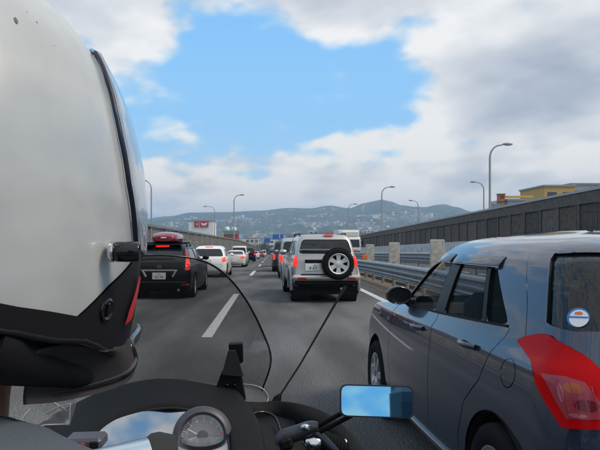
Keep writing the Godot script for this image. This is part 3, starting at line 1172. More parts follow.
# A body shell: rings from the sill (v = 0) up to the roof (v = last), each a rounded plan outline.
# ring: side height, rear height, front height, half width, corner inset, rear s, front s, rear corner radius, front corner radius
# u runs 0 at the middle of the rear, 0.2..0.3 round the rear corner, 0.3..0.7 along the side, 0.7..0.8 round the front corner, to 1; negative u is the left side
class Body:
	var rings: Array
	var inside: Vector3
	var cell := Vector2(0.025, 0.125)

	func _init(r: Array, mid: Vector3) -> void:
		rings = r
		inside = mid

	func ring(v: float) -> Array:
		var m := rings.size() - 1
		v = clampf(v, 0.0, m - 0.0001)
		var k := int(v)
		var t := v - k
		var out := []
		for j in 9:
			var b: float = rings[k][j]
			var c: float = rings[k + 1][j]
			var a: float = rings[k - 1][j] if k > 0 else b * 2.0 - c
			var d: float = rings[k + 2][j] if k + 2 <= m else c * 2.0 - b
			# monotone slopes: no overshoot between rings
			var m0 := 0.0 if (b - a) * (c - b) <= 0.0 else 2.0 * (b - a) * (c - b) / (c - a)
			var m1 := 0.0 if (c - b) * (d - c) <= 0.0 else 2.0 * (c - b) * (d - c) / (d - b)
			if k == 0:
				m0 = (c - b)
			var t2 := t * t
			var t3 := t2 * t
			out.append(b * (2 * t3 - 3 * t2 + 1) + m0 * (t3 - 2 * t2 + t) + c * (3 * t2 - 2 * t3) + m1 * (t3 - t2))
		return out

	func surf(p: Vector2) -> Vector3:
		var r := ring(p.y)
		var u := clampf(absf(p.x), 0.0, 1.0)
		var w: float = r[3]
		var wc: float = w - r[4]
		var x := 0.0
		var s := 0.0
		var y := 0.0
		var rr: float = minf(r[7], wc * 0.95)
		var rf: float = minf(r[8], wc * 0.95)
		var bow_r := 0.10 * (wc - rr) * (wc - rr)
		var bow_f := 0.22 * (wc - rf) * (wc - rf)
		var s0: float = r[5] + bow_r + rr
		var s1: float = r[6] - bow_f - rf
		if u < 0.2:
			var t := u / 0.2
			x = t * (wc - rr)
			s = r[5] + 0.10 * x * x
			y = r[1]
		elif u < 0.3:
			var a := (u - 0.2) / 0.1 * PI / 2.0
			x = wc - rr + rr * sin(a)
			s = s0 - rr * cos(a)
			y = lerpf(r[1], r[0], smoothstep(0.0, 1.0, (u - 0.2) / 0.1))
		elif u < 0.7:
			var t := (u - 0.3) / 0.4
			s = lerpf(s0, s1, t)
			x = w - r[4] * pow(absf(2.0 * t - 1.0), 2.0)
			y = r[0]
		elif u < 0.8:
			var a := (u - 0.7) / 0.1 * PI / 2.0
			x = wc - rf + rf * cos(a)
			s = s1 + rf * sin(a)
			y = lerpf(r[0], r[2], smoothstep(0.0, 1.0, (u - 0.7) / 0.1))
		else:
			var t := (1.0 - u) / 0.2
			x = t * (wc - rf)
			s = r[6] - 0.22 * x * x
			y = r[2]
		return Vector3(-x if p.x < 0.0 else x, y, -s)

	# where on the skin a point of the side view (s along, y up) lies
	func side(s: float, y: float) -> Vector2:
		return solve(Vector2(0.5, 3.0), func(q: Vector3) -> Vector2: return Vector2(-q.z - s, q.y - y), 0.201, 0.799)

	# where a point of the rear view (x across, y up) lies
	func rear(x: float, y: float) -> Vector2:
		var g := solve(Vector2(0.15, 3.0), func(q: Vector3) -> Vector2: return Vector2(q.x - absf(x), q.y - y), 0.0, 0.299)
		return Vector2(-g.x if x < 0.0 else g.x, g.y)

	func front(x: float, y: float) -> Vector2:
		var g := solve(Vector2(0.85, 3.0), func(q: Vector3) -> Vector2: return Vector2(q.x - absf(x), q.y - y), 0.701, 0.9999)
		return Vector2(-g.x if x < 0.0 else g.x, g.y)

	func solve(g: Vector2, miss: Callable, lo: float, hi: float) -> Vector2:
		var top := rings.size() - 1.01
		var best := g
		var least := 1e9
		for v0 in [0.8, 2.0, 3.3, 4.5]:
			g = Vector2(g.x, v0)
			for k in 14:
				var e: Vector2 = miss.call(surf(g))
				if e.length() < least:
					least = e.length()
					best = g
				if least < 0.0004:
					return best
				var ex: Vector2 = (miss.call(surf(g + Vector2(0.002, 0))) - e) / 0.002
				var ey: Vector2 = (miss.call(surf(g + Vector2(0, 0.01))) - e) / 0.01
				var det := ex.x * ey.y - ex.y * ey.x
				if absf(det) < 1e-7:
					break
				var step := Vector2((e.x * ey.y - e.y * ey.x) / det, (ex.x * e.y - ex.y * e.x) / det)
				g -= step.clamp(Vector2(-0.15, -0.8), Vector2(0.15, 0.8))
				g = Vector2(clampf(g.x, lo, hi), clampf(g.y, 0.0, top))
			g = best
		return best

	# an outline in the side view carried over to the skin
	func side_poly(pts: Array, left := false, step := 0.09, closed := true) -> PackedVector2Array:
		var out := PackedVector2Array()
		for k in pts.size() - (0 if closed else 1):
			var a: Vector2 = pts[k]
			var b: Vector2 = pts[(k + 1) % pts.size()]
			var n := maxi(1, ceili(a.distance_to(b) / step))
			for j in n:
				var p := a.lerp(b, float(j) / n)
				var q := side(p.x, p.y)
				out.append(Vector2(-q.x if left else q.x, q.y))
		if not closed:
			var q := side(pts[-1].x, pts[-1].y)
			out.append(Vector2(-q.x if left else q.x, q.y))
		return out

	func rear_poly(pts: Array, step := 0.12) -> PackedVector2Array:
		var out := PackedVector2Array()
		for k in pts.size():
			var a: Vector2 = pts[k]
			var b: Vector2 = pts[(k + 1) % pts.size()]
			var n := maxi(1, ceili(a.distance_to(b) / step))
			for j in n:
				var p := a.lerp(b, float(j) / n)
				out.append(rear(p.x, p.y))
		return out

	func front_poly(pts: Array, step := 0.15) -> PackedVector2Array:
		var out := PackedVector2Array()
		for k in pts.size():
			var a: Vector2 = pts[k]
			var b: Vector2 = pts[(k + 1) % pts.size()]
			var n := maxi(1, ceili(a.distance_to(b) / step))
			for j in n:
				var p := a.lerp(b, float(j) / n)
				out.append(front(p.x, p.y))
		return out


static func round_poly(pts: Array, r: float, steps := 4) -> Array:
	var out := []
	for k in pts.size():
		var p: Vector2 = pts[k]
		var a: Vector2 = pts[(k + pts.size() - 1) % pts.size()]
		var b: Vector2 = pts[(k + 1) % pts.size()]
		var ra := minf(r, p.distance_to(a) * 0.45)
		var rb := minf(r, p.distance_to(b) * 0.45)
		var q0 := p + (a - p).normalized() * ra
		var q1 := p + (b - p).normalized() * rb
		for j in steps + 1:
			var t := float(j) / steps
			out.append(q0.lerp(p, t).lerp(p.lerp(q1, t), t))
	return out


static func circle(c: Vector2, r: float, n := 24, a0 := 0.0, a1 := TAU) -> Array:
	var out := []
	for k in n:
		var a := a0 + (a1 - a0) * k / (n if a1 - a0 > 6.28 else n - 1)
		out.append(c + Vector2(cos(a), sin(a)) * r)
	return out


# a thin closed outline on either side of a line, for panel gaps
static func strip(line: PackedVector2Array, w: Vector2) -> PackedVector2Array:
	var a := PackedVector2Array()
	var b := PackedVector2Array()
	for k in line.size():
		var d := (line[mini(k + 1, line.size() - 1)] - line[maxi(k - 1, 0)]) / w
		var n := Vector2(-d.y, d.x).normalized() * w * 0.5
		a.append(line[k] + n)
		b.append(line[k] - n)
	b.reverse()
	a.append_array(b)
	return a


func mirrored(p: PackedVector2Array) -> PackedVector2Array:
	var out := PackedVector2Array()
	for k in p.size():
		out.append(Vector2(-p[k].x, p[k].y))
	return out


func wheel(parent: Node, at: Vector3, r: float, w: float, out: float, spokes: int, fine := true) -> void:
	var root := Node3D.new()
	root.position = at
	named(root, "wheel", parent)
	var fr := Transform3D(Basis(Vector3(0, -1, 0), Vector3(out, 0, 0), Vector3(0, 0, out)), Vector3.ZERO)
	fr = Transform3D(Basis(Vector3(0, 0, 1), Vector3(out, 0, 0), Vector3(0, 1, 0)), Vector3.ZERO)
	var s := Shape.new()
	var ri := r * 0.66
	s.lathe([Vector2(ri * 0.98, -w * 0.42), Vector2(ri + 0.02, -w * 0.5), Vector2(r - 0.03, -w * 0.5), Vector2(r - 0.006, -w * 0.40), Vector2(r, -w * 0.2), Vector2(r, w * 0.2), Vector2(r - 0.006, w * 0.40), Vector2(r - 0.03, w * 0.5), Vector2(ri + 0.02, w * 0.5), Vector2(ri, w * 0.44)], fr, 36 if fine else 18)
	part("tyre", s.mesh(), mats.tyre, root)
	var d := Shape.new()
	d.lathe([Vector2(ri, w * 0.45), Vector2(ri - 0.012, w * 0.46), Vector2(ri - 0.028, w * 0.36), Vector2(ri - 0.03, 0.0)], fr, 36 if fine else 18, 70)
	d.lathe([Vector2(0.075, w * 0.24), Vector2(0.06, w * 0.38), Vector2(0.02, w * 0.40), Vector2(0.0, w * 0.40)], fr, 16)
	for k in spokes:
		var a := TAU * (k + 0.25) / spokes
		var e := Vector2(cos(a), sin(a))
		var poly := PackedVector2Array()
		var n := Vector2(-e.y, e.x)
		var wd := 0.045 if spokes <= 5 else 0.03
		for q in [[0.05, -wd * 0.8], [ri * 0.6, -wd * 0.62], [ri - 0.02, -wd], [ri - 0.02, wd], [ri * 0.6, wd * 0.62], [0.05, wd * 0.8]]:
			poly.append(e * q[0] + n * q[1])
		d.plate(poly, 0.03, Transform3D(Basis(Vector3(0, 0, 1), Vector3(0, 1, 0), Vector3(out, 0, 0)), Vector3(out * w * 0.36, 0, 0)))
	part("rim", d.mesh(), mats.alloy, root)
	var b := Shape.new()
	b.lathe([Vector2(0.0, w * 0.02), Vector2(ri - 0.03, w * 0.02), Vector2(ri - 0.03, -w * 0.3)], fr, 18)
	part("hub_well", b.mesh(), mats.dark_void, root)


# spec: see the callers. Returns the vehicle's root; s runs forward from the rear bumper, so -z of the root.
func vehicle(called: String, label: String, cat: String, at: Vector3, yaw: float, spec: Dictionary, group := "") -> Node3D:
	var root := thing(called, label, cat, at, group)
	root.rotation_degrees.y = yaw
	var b := Body.new(spec.rings, Vector3(0, 0.75, -spec.length * 0.5))
	if spec.has("cell"):
		b.cell = spec.cell
	var f: Callable = b.surf
	var holes := []
	var glass := []
	for w in spec.get("windows", []):
		var p := b.side_poly(round_poly(w, 0.045, 3))
		glass.append(["side_window", p])
		glass.append(["side_window", mirrored(p)])
	glass.append(["rear_window", b.rear_poly(round_poly(spec.rear_window, 0.09, 4))])
	if spec.has("windscreen"):
		# the skin parts at the middle of the front, so each half is an outline of its own
		var half := []
		for q in round_poly(spec.windscreen, 0.08, 4):
			if q.x > 0.02:
				half.append(q)
		half.push_front(Vector2(0.0, half[0].y))
		half.append(Vector2(0.0, half[-1].y))
		var p := b.front_poly(half)
		glass.append(["windscreen", p])
		holes.append(mirrored(p))
	var lights := []
	for l in spec.get("lights", []):
		lights.append([l[0], b.rear_poly(l[1], 0.06), l[2]])
		lights.append([l[0], mirrored(b.rear_poly(l[1], 0.06)), l[2]])
	for l in spec.get("corner_lights", []):
		var p := PackedVector2Array()
		for q in l[1]:
			p.append(b.side(q[1], q[2]) if q[0] == 0 else b.rear(q[1], q[2]))
		lights.append([l[0], p, l[2]])
		lights.append([l[0], mirrored(p), l[2]])
	for l in spec.get("single_lights", []):
		lights.append([l[0], b.rear_poly(l[1], 0.06), l[2]])
	for g in glass:
		holes.append(g[1])
	for l in lights:
		holes.append(l[1])
	for s in spec.axles:
		var arch := b.side_poly(circle(Vector2(s, spec.tyre), spec.tyre + 0.055, 22, -0.35, PI + 0.35), false, 0.08)
		holes.append(arch)
		holes.append(mirrored(arch))
	var gaps := Shape.new()
	for line in spec.get("gaps", []):
		var p: PackedVector2Array = b.side_poly(line, false, 0.08, false)
		for side in [p, mirrored(p)]:
			holes.append(strip(side, Vector2(0.0009, 0.018)))
			gaps.patch(strip(side, Vector2(0.006, 0.06)), [], f, b.cell, -0.012, b.inside)
	for line in spec.get("rear_gaps", []):
		var p := PackedVector2Array()
		for q in line:
			p.append(b.rear(q.x, q.y))
		holes.append(strip(p, Vector2(0.0012, 0.014)))
		gaps.patch(strip(p, Vector2(0.006, 0.05)), [], f, b.cell, -0.012, b.inside)
	for h in spec.get("extra_holes", []):
		holes.append(h)
	var top := float(spec.rings.size() - 1)
	var domain := PackedVector2Array([Vector2(-1, 0), Vector2(1, 0), Vector2(1, top), Vector2(-1, top)])
	var body := Shape.new()
	var clad: float = spec.get("cladding", 0.0)
	if clad > 0.0:
		domain = PackedVector2Array([Vector2(-1, clad), Vector2(1, clad), Vector2(1, top), Vector2(-1, top)])
		var low := Shape.new()
		low.patch(PackedVector2Array([Vector2(-1, 0), Vector2(1, 0), Vector2(1, clad), Vector2(-1, clad)]), holes, f, b.cell, 0.006, b.inside)
		part("lower_cladding", low.mesh(), mats[spec.cladding_paint], root)
	body.patch(domain, holes, f, b.cell, 0.0, b.inside)
	var bm := part("body", body.mesh(), mats[spec.paint], root)
	if gaps.v.size():
		part("panel_gap", gaps.mesh(), mats.dark_void, bm)
	for g in glass:
		var s := Shape.new()
		s.patch(g[1], [], f, b.cell, -0.012, b.inside)
		if g[0] == "windscreen":
			s.patch(mirrored(g[1]), [], f, b.cell, -0.012, b.inside)
		var gm := part(g[0], s.mesh(), spec.get("glass", mats.dark_glass), root)
		if spec.get("fine", false):
			var r := Shape.new()
			r.rim(g[1], f, 0.002, -0.016, b.inside)
			part("seal", r.mesh(), mats.black_plastic, gm)
	for l in lights:
		var s := Shape.new()
		s.patch(l[1], [], f, b.cell * 0.7, 0.008, b.inside)
		s.rim(l[1], f, 0.008, -0.01, b.inside)
		part(l[0], s.mesh(), mats[l[2]], root)
	# underside and wheel wells
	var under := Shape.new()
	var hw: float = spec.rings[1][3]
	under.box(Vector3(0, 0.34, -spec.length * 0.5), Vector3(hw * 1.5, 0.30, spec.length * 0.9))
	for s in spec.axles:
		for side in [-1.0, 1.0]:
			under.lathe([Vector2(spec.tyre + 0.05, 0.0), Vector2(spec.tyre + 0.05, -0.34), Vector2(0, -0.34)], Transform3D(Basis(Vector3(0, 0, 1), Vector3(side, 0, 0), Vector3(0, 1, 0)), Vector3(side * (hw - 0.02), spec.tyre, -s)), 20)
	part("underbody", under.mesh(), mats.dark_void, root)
	for s in spec.axles:
		for side in [-1.0, 1.0]:
			wheel(root, Vector3(side * (hw - spec.get("tyre_width", 0.19) * 0.5 - 0.005), spec.tyre, -s), spec.tyre, spec.get("tyre_width", 0.19), side, spec.get("spokes", 5), spec.get("fine", false) or spec.get("near", false))
	if spec.has("plate"):
		var q: Vector3 = f.call(b.rear(spec.plate.x, spec.plate.y))
		var pl := part("number_plate", boxed(Vector3.ZERO, Vector3(0.33, 0.165, 0.012), 0.003), mats.plate_white, root, Vector3(spec.plate.x, spec.plate.y, q.z + 0.02))
		if spec.has("plate_text"):
			lettering(pl, spec.plate_text[0], 0.035, Vector3(0, 0.05, 0.0065))
			lettering(pl, spec.plate_text[1], 0.085, Vector3(0, -0.028, 0.0065))
	for side in [-1.0, 1.0]:
		if spec.has("mirror"):
			var q: Vector3 = f.call(b.side(spec.mirror.x, spec.mirror.y))
			var s := Shape.new()
			s.lathe([Vector2(0.0, -0.1), Vector2(0.06, -0.085), Vector2(0.085, -0.03), Vector2(0.085, 0.03), Vector2(0.06, 0.085), Vector2(0.0, 0.1)], Transform3D(Basis(Vector3(0, 0, 0.75), Vector3(1, 0, 0), Vector3(0, 0.9, 0)), Vector3(side * (q.x + 0.12), q.y + 0.06, q.z)), 14)
			s.box(Vector3(side * (q.x + 0.02), q.y + 0.01, q.z), Vector3(0.12, 0.04, 0.06), 0.01)
			part("side_mirror", s.mesh(), mats[spec.get("mirror_paint", spec.paint)], root)
	return root


func lettering(parent: Node, text: String, size: float, at: Vector3) -> void:
	var t := TextMesh.new()
	var f := SystemFont.new()
	f.font_names = PackedStringArray(["Droid Sans"])
	f.font_weight = 700
	t.font = f
	t.text = text
	t.font_size = 32
	t.pixel_size = size / 32.0
	t.depth = 0.002
	part("lettering", t, mats.plate_ink, parent, at)


func v2(a: Array) -> Array:
	var out := []
	for k in range(0, a.size(), 2):
		out.append(Vector2(a[k], a[k + 1]))
	return out


# rings for an ordinary car. kind 0 = hatchback or wagon, 1 = saloon, 2 = box van / minivan, 3 = off-roader
func rings(kind: int, l: float, hw: float, h: float) -> Array:
	# [y side, y rear, y front, half width, inset, rear s, front s, rear radius, front radius]
	var k := h / 1.5
	match kind:
		1:
			return [[0.18, 0.22, 0.18, hw - 0.05, 0.05, 0.14, l - 0.12, 0.2, 0.28], [0.34, 0.36, 0.32, hw - 0.01, 0.05, 0.02, l, 0.22, 0.34], [0.60, 0.60, 0.55, hw, 0.05, 0.0, l, 0.22, 0.34], [0.82, 0.86 * 1.1, 0.70, hw - 0.02, 0.05, 0.06, l - 0.14, 0.2, 0.3], [0.90, 0.97, 0.92, hw - 0.06, 0.06, 0.62, l - 1.25, 0.2, 0.2], [h - 0.10, h - 0.06, h - 0.08, hw - 0.24, 0.04, 1.20, l - 1.95, 0.12, 0.15], [h - 0.02, h - 0.02, h - 0.02, hw - 0.40, 0.03, 1.42, l - 2.15, 0.1, 0.1], [h, h, h, 0.02, 0.0, l * 0.42, l * 0.50, 0.01, 0.01]]
		2:
			return [[0.2, 0.24, 0.2, hw - 0.04, 0.03, 0.10, l - 0.10, 0.14, 0.25], [0.36, 0.38, 0.35, hw, 0.03, 0.0, l, 0.14, 0.28], [0.70, 0.70, 0.62, hw, 0.03, 0.0, l - 0.03, 0.14, 0.28], [0.95, 0.95, 0.86, hw - 0.015, 0.03, 0.02, l - 0.25, 0.13, 0.25], [1.03, 1.03, 1.02, hw - 0.04, 0.04, 0.04, l - 0.62, 0.13, 0.2], [h - 0.10, h - 0.12, h - 0.12, hw - 0.15, 0.03, 0.18, l - 1.35, 0.1, 0.15], [h - 0.02, h - 0.02, h - 0.02, hw - 0.27, 0.03, 0.28, l - 1.55, 0.1, 0.1], [h, h, h, 0.02, 0.0, l * 0.35, l * 0.5, 0.01, 0.01]]
		3:
			return [[0.36, 0.42, 0.4, hw - 0.05, 0.03, 0.10, l - 0.10, 0.12, 0.2], [0.52, 0.52, 0.5, hw, 0.03, 0.0, l, 0.12, 0.22], [0.80, 0.80, 0.75, hw, 0.03, 0.04, l - 0.02, 0.10, 0.2], [1.02, 1.02, 0.98, hw - 0.02, 0.03, 0.06, l - 0.18, 0.10, 0.2], [1.10, 1.10, 1.08, hw - 0.05, 0.03, 0.08, l - 1.35, 0.10, 0.15], [h - 0.12, h - 0.14, h - 0.13, hw - 0.16, 0.03, 0.24, l - 1.95, 0.1, 0.12], [h - 0.03, h - 0.03, h - 0.03, hw - 0.27, 0.03, 0.36, l - 2.15, 0.1, 0.1], [h, h, h, 0.02, 0.0, l * 0.3, l * 0.45, 0.01, 0.01]]
	return [[0.18, 0.22, 0.18, hw - 0.05, 0.04, 0.12, l - 0.12, 0.2, 0.28], [0.34, 0.36, 0.32, hw - 0.01, 0.04, 0.01, l, 0.22, 0.34], [0.62, 0.62, 0.56, hw, 0.04, 0.0, l, 0.22, 0.34], [0.88 * k, 0.90 * k, 0.74 * k, hw - 0.02, 0.04, 0.05, l - 0.14, 0.2, 0.3], [0.96 * k, 0.98 * k, 0.96 * k, hw - 0.05, 0.05, 0.10, l - 1.05, 0.2, 0.2], [h - 0.11, h - 0.10, h - 0.09, hw - 0.22, 0.04, 0.48, l - 1.75, 0.14, 0.15], [h - 0.02, h - 0.02, h - 0.02, hw - 0.38, 0.03, 0.70, l - 1.95, 0.1, 0.1], [h, h, h, 0.02, 0.0, l * 0.38, l * 0.50, 0.01, 0.01]]


func shadow_free_car(kind: int, l: float, hw: float, h: float, paint_name: String, brake: String) -> Dictionary:
	var d := {"length": l, "rings": rings(kind, l, hw, h), "paint": paint_name, "tyre": 0.30 if kind != 3 else 0.37, "axles": [0.62, l - 0.78], "cell": Vector2(0.05, 0.25)}
	var k := h / 1.5
	match kind:
		1:
			d.axles = [0.95, l - 0.85]
			d.windows = [v2([1.15, 0.93, 1.42, h - 0.13, 2.05, h - 0.12, 2.05, 0.93]), v2([2.12, 0.93, 2.12, h - 0.12, l - 2.0, h - 0.14, l - 1.45, 0.93])]
			d.rear_window = v2([-hw + 0.22, 0.985, hw - 0.22, 0.985, hw - 0.34, h - 0.10, -hw + 0.34, h - 0.10])
			d.windscreen = v2([-hw + 0.16, 0.97, hw - 0.16, 0.97, hw - 0.30, h - 0.12, -hw + 0.30, h - 0.12])
			d.lights = [["tail_light", v2([hw - 0.40, 0.70, hw - 0.10, 0.70, hw - 0.10, 0.84, hw - 0.40, 0.84]), brake]]
			d.single_lights = [["high_brake_light", v2([-0.16, 0.90, 0.16, 0.90, 0.16, 0.935, -0.16, 0.935]), brake]]
			d.plate = Vector2(0, 0.52)
			d.mirror = Vector2(l - 1.5, 0.92)
		2:
			d.windows = [v2([0.25, 1.08, 0.38, h - 0.16, 1.3, h - 0.14, 1.3, 1.08]), v2([1.38, 1.08, 1.38, h - 0.14, 2.25, h - 0.14, 2.25, 1.06]), v2([2.33, 1.06, 2.33, h - 0.14, l - 1.5, h - 0.17, l - 0.9, 1.06])]
			d.rear_window = v2([-hw + 0.14, 1.06, hw - 0.14, 1.06, hw - 0.24, h - 0.17, -hw + 0.24, h - 0.17])
			d.windscreen = v2([-hw + 0.16, 1.06, hw - 0.16, 1.06, hw - 0.26, h - 0.16, -hw + 0.26, h - 0.16])
			d.lights = [["tail_light", v2([hw - 0.17, 0.72, hw - 0.06, 0.72, hw - 0.07, 1.02, hw - 0.17, 1.02]), brake]]
			d.plate = Vector2(0, 0.72)
			d.mirror = Vector2(l - 1.1, 1.06)
		3:
			d.windows = [v2([0.3, 1.13, 0.44, h - 0.18, 1.2, h - 0.17, 1.2, 1.13]), v2([1.3, 1.13, 1.3, h - 0.17, 1.95, h - 0.17, 1.95, 1.13]), v2([2.03, 1.13, 2.03, h - 0.17, l - 2.1, h - 0.2, l - 1.55, 1.13])]
			d.rear_window = v2([-hw + 0.14, 1.12, hw - 0.14, 1.12, hw - 0.23, h - 0.18, -hw + 0.23, h - 0.18])
			d.windscreen = v2([-hw + 0.16, 1.12, hw - 0.16, 1.12, hw - 0.26, h - 0.17, -hw + 0.26, h - 0.17])
			d.lights = [["tail_light", v2([hw - 0.15, 0.84, hw - 0.04, 0.84, hw - 0.04, 1.02, hw - 0.15, 1.02]), brake]]
			d.mirror = Vector2(l - 1.75, 1.1)
		_:
			d.windows = [v2([0.55, 1.0 * k, 0.72, h - 0.17, 1.35, h - 0.15, 1.35, 0.99 * k]), v2([1.42, 0.99 * k, 1.42, h - 0.15, l - 1.85, h - 0.17, l - 1.25, 0.98 * k])]
			d.rear_window = v2([-hw + 0.18, 1.0 * k, hw - 0.18, 1.0 * k, hw - 0.30, h - 0.15, -hw + 0.30, h - 0.15])
			d.windscreen = v2([-hw + 0.16, 1.0 * k, hw - 0.16, 1.0 * k, hw - 0.30, h - 0.13, -hw + 0.30, h - 0.13])
			d.lights = [["tail_light", v2([hw - 0.24, 0.72, hw - 0.08, 0.72, hw - 0.09, 0.96 * k, hw - 0.22, 0.96 * k]), brake]]
			d.single_lights = [["high_brake_light", v2([-0.17, h - 0.085, 0.17, h - 0.085, 0.17, h - 0.05, -0.17, h - 0.05]), brake]]
			d.plate = Vector2(0, 0.74)
			d.mirror = Vector2(l - 1.35, 0.97 * k)
	return d


func on_road(x: float, d: float) -> Vector3:
	return Vector3(x, road_y(d + 2.0), -d)


func build_traffic() -> void:
	black_wagon()
	off_roader()
	var jam := "cars queuing in the jam ahead"
	var s := shadow_free_car(0, 4.0, 0.845, 1.42, "white_paint", "brake_light")
	s.near = true
	vehicle("white_hatchback", "white hatchback directly ahead of the black wagon with the roof box", "car", on_road(-2.75, 27.0), 0.0, s, jam)
	s = shadow_free_car(1, 4.5, 0.85, 1.29, "cream_paint", "brake_light")
	vehicle("white_saloon", "low white saloon ahead of the white hatchback in the left lane", "car", on_road(-2.70, 46.0), 0.0, s, jam)
	s = shadow_free_car(2, 4.2, 0.85, 1.80, "white_paint", "brake_light")
	vehicle("white_van", "tall white minivan beyond the low white saloon", "van", on_road(-3.2, 62.0), 0.0, s, jam)
	s = shadow_free_car(3, 4.3, 0.86, 1.72, "black_paint", "brake_light")
	vehicle("black_car", "tall black car just ahead of the white minivan in the left lane", "car", on_road(-2.80, 76.0), 0.0, s, jam)
	s = shadow_free_car(1, 4.4, 0.85, 1.35, "white_paint", "brake_light")
	vehicle("white_saloon", "small white saloon far ahead between the black car and the red car", "car", on_road(-2.9, 110.0), 0.0, s, jam)
	s = shadow_free_car(0, 3.9, 0.83, 1.5, "red_paint", "brake_light")
	vehicle("red_hatchback", "small red hatchback far down the left lane", "car", on_road(-2.5, 150.0), 0.0, s, jam)
	s = shadow_free_car(2, 4.6, 0.88, 2.0, "white_paint", "brake_light")
	vehicle("white_van", "white van farthest down the left lane, past the red hatchback", "van", on_road(-2.4, 200.0), 0.0, s, jam)
	s = shadow_free_car(2, 4.6, 0.86, 1.75, "pale_blue_paint", "brake_light")
	s.near = true
	vehicle("silver_minivan", "pale silver minivan in front of the silver off-roader", "van", on_road(1.18, 26.0), 0.0, s, jam)
	s = shadow_free_car(2, 4.5, 0.86, 1.78, "dark_blue_paint", "brake_light")
	vehicle("dark_minivan", "dark minivan ahead of the pale silver minivan in the right lane", "van", on_road(0.92, 35.0), 0.0, s, jam)
	s = shadow_free_car(1, 4.4, 0.85, 1.38, "silver_paint", "brake_light")
	vehicle("silver_saloon", "silver saloon ahead of the dark minivan, hardly showing", "car", on_road(0.9, 48.0), 0.0, s, jam)
	truck()
	# an invented lorry, added unseen behind so that half the motorcycle's mirror reflects dark
	var t := thing("stand_in_lorry", "added dark blue lorry behind, a stand-in that darkens half of the small mirror", "lorry", Vector3(0.92, 0, 7.0))
	part("cargo_box", boxed(Vector3(0, 2.3, 4.4), Vector3(2.4, 3.0, 6.4), 0.08), mats.dark_blue_paint, t)
	part("cab", boxed(Vector3(0, 1.65, 0.45), Vector3(2.3, 2.3, 1.6), 0.16), mats.dark_blue_paint, t)
	part("windscreen", boxed(Vector3(0, 2.1, -0.36), Vector3(2.0, 0.85, 0.03), 0.01), mats.dark_glass, t)
	part("bumper", boxed(Vector3(0, 0.62, -0.38), Vector3(2.3, 0.35, 0.2), 0.05), mats.cladding_grey, t)
	for x in [-0.85, 0.85]:
		part("headlight", boxed(Vector3(x, 1.0, -0.36), Vector3(0.36, 0.22, 0.05), 0.02), mats.chrome, t)
		for z in [0.5, 5.6]:
			wheel(t, Vector3(x * 1.2, 0.45, z), 0.45, 0.25, signf(x), 5, false)


func truck() -> void:
	var d := 66.0
	var t := thing("truck", "oncoming white box truck with an orange bumper and lower front", "truck", Vector3(8.5, road_y(d) + 0.35, -d))
	part("cargo_box", boxed(Vector3(0, 2.0, -4.4), Vector3(2.3, 2.4, 5.2), 0.05), mats.wall_white, t)
	var s := Shape.new()
	var prof := PackedVector2Array([Vector2(-1.7, 0.5), Vector2(0, 0.5), Vector2(0.02, 1.2), Vector2(-0.22, 2.25), Vector2(-0.5, 2.4), Vector2(-1.7, 2.4)])
	s.plate(prof, 2.1, Transform3D(Basis(Vector3(0, 0, 1), Vector3(0, 1, 0), Vector3(-1, 0, 0)), Vector3.ZERO))
	part("cab", s.mesh(), mats.white_paint, t)
	var tilt := Basis(Vector3.RIGHT, -0.22)
	part("windscreen", boxed(Vector3(0, 1.72, -0.085), Vector3(1.86, 0.84, 0.03), 0.01, tilt), mats.dark_glass, t)
	part("wind_deflector", boxed(Vector3(0, 2.75, -0.9), Vector3(1.9, 0.62, 0.9), 0.12), mats.cream_paint, t)
	part("grille", boxed(Vector3(0, 0.88, 0.03), Vector3(1.5, 0.30, 0.05), 0.01), mats.orange_paint, t)
	part("bumper", boxed(Vector3(0, 0.52, 0.06), Vector3(2.14, 0.36, 0.22), 0.04), mats.orange_paint, t)
	for x in [-0.85, 0.85]:
		part("headlight", boxed(Vector3(x, 0.86, 0.03), Vector3(0.34, 0.26, 0.06), 0.02), mats.chrome, t)
		var m := part("side_mirror", boxed(Vector3(x * 1.42, 1.75, 0.05), Vector3(0.18, 0.42, 0.06), 0.02), mats.black_plastic, t)
		part("mirror_arm", tubed([Vector3(x * 1.2, 2.0, -0.2), Vector3(x * 1.42, 1.98, 0.05)], [0.02], 6), mats.black_plastic, m)
		for z in [-0.95, -4.9]:
			wheel(t, Vector3(x * 1.08, 0.42, z), 0.42, 0.25, signf(x), 5, false)
	part("chassis", boxed(Vector3(0, 0.66, -3.6), Vector3(0.9, 0.28, 6.6)), mats.dark_void, t)


